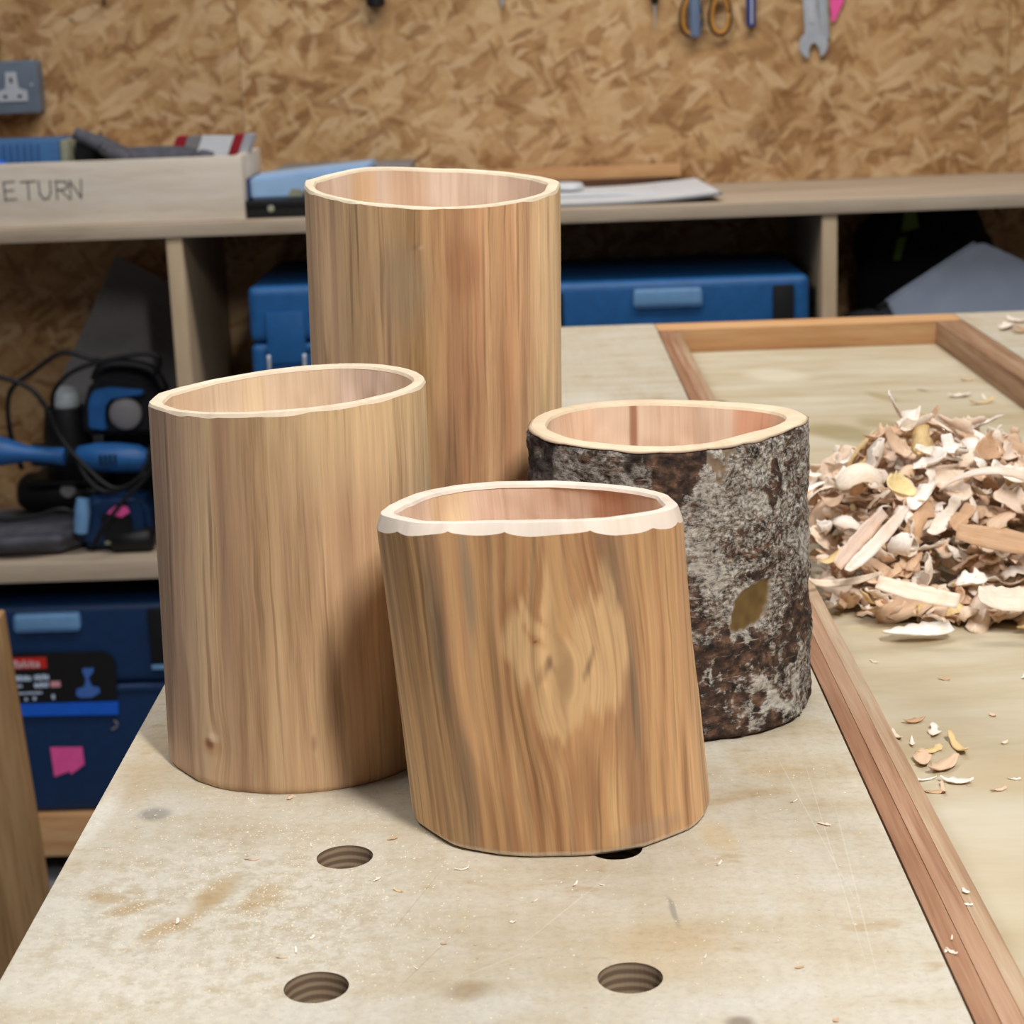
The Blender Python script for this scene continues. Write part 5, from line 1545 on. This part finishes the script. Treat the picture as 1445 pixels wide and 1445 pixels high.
lathe('motor_cover', [(0, 0.024), (0.006, 0.023), (0.01, 0.015)], (0.008, -0.0455, 0.032), (0, -1, 0), M_SHEET, sa, 20)
# router with white knob
ro_ = thing('router', (-0.622, 2.247, LSZ + 0.10), 'router with a white rounded knob in the power tool heap', 'router')
lathe('motor_body', [(0, 0.034), (0.06, 0.036), (0.10, 0.030)], (0, 0, 0), (0, 0, 1), M_BLACK, ro_, 24)
lathe('knob', [(0.1005, 0.019), (0.106, 0.0215), (0.120, 0.0205), (0.128, 0.015), (0.131, 0.006)], (0.002, 0, 0), (0, 0, 1), M_KNOB, ro_, 24)
box('base_plate', (-0.055, -0.05, -0.008), (0.055, 0.05, -0.0005), M_BLACK, ro_, 0.002)
# long blue grinders lying across
gr_ = thing('angle_grinder', (-0.535, 2.178, LSZ + 0.135), 'long blue angle grinder lying across the heap', 'grinder')
lathe('motor_body', [(-0.062, 0.010), (-0.058, 0.015), (-0.03, 0.021), (0.0, 0.022), (0.03, 0.020), (0.045, 0.012)], (0, 0, 0), (1, -0.05, -0.06), M_TOOLBLUE, gr_, 22)
lathe('rear_grip', [(-0.125, 0.016), (-0.10, 0.017), (-0.0625, 0.0155)], (0, 0, 0), (1, -0.05, -0.06), M_RUBBER, gr_, 18)
lathe('gear_head', [(0.0455, 0.020), (0.06, 0.023), (0.08, 0.018)], (0, 0, 0), (1, -0.05, -0.06), M_BLACK, gr_, 18)
for i in range(4):
    box('vent', (-0.022 + i * 0.007, -0.0232, -0.006), (-0.019 + i * 0.007, -0.0205, 0.010), M_BLACK, gr_, 0)
gr2 = thing('multi_tool', (-0.690, 2.150, LSZ + 0.155), 'light blue slim power tool at the left edge of the heap', 'power tool')
lathe('body', [(-0.06, 0.022), (-0.02, 0.023), (0.0, 0.020), (0.03, 0.012), (0.065, 0.0115), (0.085, 0.013)], (0, 0, 0), (1, 0, -0.12), M_TOOLBLUE, gr2, 20)
lathe('head', [(-0.085, 0.014), (-0.0605, 0.020)], (0, 0, 0), (1, 0, -0.12), M_BLACK, gr2, 18)
js = thing('jigsaw', (-0.545, 2.185, LSZ), 'dark blue jigsaw with a pink tag low in the left bay', 'jigsaw')
prism('body', [(-0.052, 0.008), (0.045, 0.004), (0.054, 0.02), (0.054, 0.07), (0.040, 0.085), (-0.02, 0.085), (-0.045, 0.075), (-0.058, 0.05)], -0.035, 0.035, M_NAVY, js, 0.010, 3)
prism('side_cover', [(-0.012, 0.014), (0.026, 0.014), (0.03, 0.05), (0.02, 0.062), (-0.016, 0.058)], -0.041, -0.0355, M_BLACK, js, 0.002)
box('name_strip', (-0.012, -0.0425, 0.015), (0.016, -0.0412, 0.019), M_OLIVE, js, 0)
lathe('front_grip', [(0, 0.010), (0.03, 0.012), (0.05, 0.009)], (-0.045, -0.045, 0.035), (0.15, 0, 1), M_PALEBLUE, js, 14)
prism('tag', [(-0.005, 0.062), (0.004, 0.058), (0.016, 0.055), (0.028, 0.062), (0.024, 0.070), (0.008, 0.072)], -0.0445, -0.0425, M_PINK, js)
js['label'] = 'dark blue jigsaw with a pink tag low in the left bay'
lathe('foot_roller', [(-0.03, 0.014), (-0.026, 0.018), (0.026, 0.018), (0.03, 0.014)], (0.025, -0.028, 0.0175), (1, 0, 0), M_BLACK, js, 18)
hb = thing('sander_body', (-0.63, 2.20, LSZ + 0.0725), 'black bulky power tool under the router in the left bay', 'power tool')
lathe('housing', [(-0.07, 0.03), (-0.06, 0.04), (0.03, 0.042), (0.055, 0.03)], (0, 0.05, 0.0), (1, 0, 0), M_BLACK, hb, 20, 0.7)
lathe('dial', [(0, 0.012), (0.004, 0.010)], (0.01, 0.0075, 0.010), (0.2, -1, 0.2), M_SHEET, hb, 16)
bb = box('black_bin', (-0.58, 2.285, LSZ), (-0.45, 2.33, LSZ + 0.163), M_BLACK, None, 0.004)
tag(bb, 'black crate behind the power tools in the left bay', 'crate')

C = LSZ - BZ
CAB = [
    ('black power cable looping high at the left of the heap', [(-0.675, 2.16, -0.30), (-0.684, 2.15, -0.24), (-0.678, 2.15, -0.185), (-0.640, 2.15, -0.155), (-0.598, 2.15, -0.131), (-0.559, 2.15, -0.141), (-0.545, 2.16, -0.146)]),
    ('black power cable arching over the belt sander', [(-0.62, 2.16, -0.225), (-0.612, 2.15, -0.185), (-0.585, 2.15, -0.158), (-0.540, 2.15, -0.143), (-0.483, 2.15, -0.135), (-0.459, 2.15, -0.140), (-0.462, 2.16, -0.158), (-0.475, 2.18, -0.172)]),
    ('black power cable coming in from the left edge of the bay', [(-0.74, 2.15, -0.145), (-0.69, 2.14, -0.155), (-0.645, 2.14, -0.172), (-0.622, 2.14, -0.200), (-0.605, 2.14, -0.245), (-0.575, 2.135, -0.285), (-0.53, 2.13, -0.322), (-0.48, 2.13, -0.30)]),
    ('black power cable hanging diagonally in front of the jigsaw', [(-0.455, 2.135, -0.235), (-0.480, 2.135, -0.300), (-0.515, 2.13, -0.335), (-0.545, 2.125, -0.37), (-0.565, 2.13, -0.40)]),
    ('black power cable lying low across the dust bag', [(-0.76, 2.125, -0.345), (-0.70, 2.125, -0.362), (-0.65, 2.128, -0.360), (-0.61, 2.13, -0.352), (-0.585, 2.14, -0.37)]),
    ('black power cable sagging under the angle grinder', [(-0.60, 2.14, -0.262), (-0.57, 2.13, -0.315), (-0.54, 2.13, -0.331), (-0.50, 2.13, -0.312), (-0.475, 2.14, -0.27)]),
]
for (lb, pts), dy_ in zip(CAB, (0.012, -0.002, -0.010, -0.018, 0.0, 0.008)):
    o = tube('power_cable', [(x, y + dy_, z + BZ) for x, y, z in pts], 0.0036, M_RUBBER, None, 8, 8)
    tag(o, lb, 'cable', 'power cables in the left bay')

# ------------------------------------------------------------------ right bay
RSZ = -0.2298 + BZ
gp = thing('plastic_hood', (0.70, 2.215, RSZ + 0.017), 'bluish grey plastic hood lying slantwise in the right bay', 'hood')
prism('panel', [(-0.115, 0.103), (-0.09, 0.118), (0.015, 0.183), (0.028, 0.184), (0.085, 0.155), (0.16, 0.06), (0.16, 0.002), (-0.07, 0.002)], -0.020, -0.012, M_GREYPLAS, gp, 0.002)
prism('edge_lip', [(-0.119, 0.105), (-0.094, 0.121), (0.013, 0.186), (0.015, 0.1835), (-0.09, 0.1185), (-0.1165, 0.1035)], -0.0205, 0.05, M_GREYPLAS, gp, 0.0006)
prism('back_panel', [(-0.07, 0.002), (-0.115, 0.100), (0.01, 0.17), (0.16, 0.06), (0.16, 0.002)], 0.050, 0.056, M_GREYPLAS, gp, 0.001)
gp.rotation_euler = (math.radians(-16), 0, 0)
jk = thing('black_jacket', (0.675, 2.395, RSZ), 'black bundled jacket with green strips behind the plastic hood', 'jacket')
lump('cloth', (0, 0, 0), 0.105, 0.055, 0.127, M_DARKCLOTH, jk, 2.6, 0.14, 31)
for p_ in ([(-0.045, -0.060, 0.245), (-0.03, -0.060, 0.245), (-0.025, -0.062, 0.215), (-0.05, -0.062, 0.21)], [(-0.055, -0.062, 0.20), (-0.043, -0.062, 0.202), (-0.052, -0.062, 0.168), (-0.062, -0.062, 0.168)]):
    prism('green_strip', [(x, z) for x, _, z in p_], -0.064, -0.050, M_GREEN, jk)
bpd = lump('black_bag', (0.545, 2.165, RSZ), 0.045, 0.05, 0.060, M_DARKCLOTH, None, 2.6, 0.1, 33)
tag(bpd, 'small black bag left of the plastic hood in the right bay', 'bag')
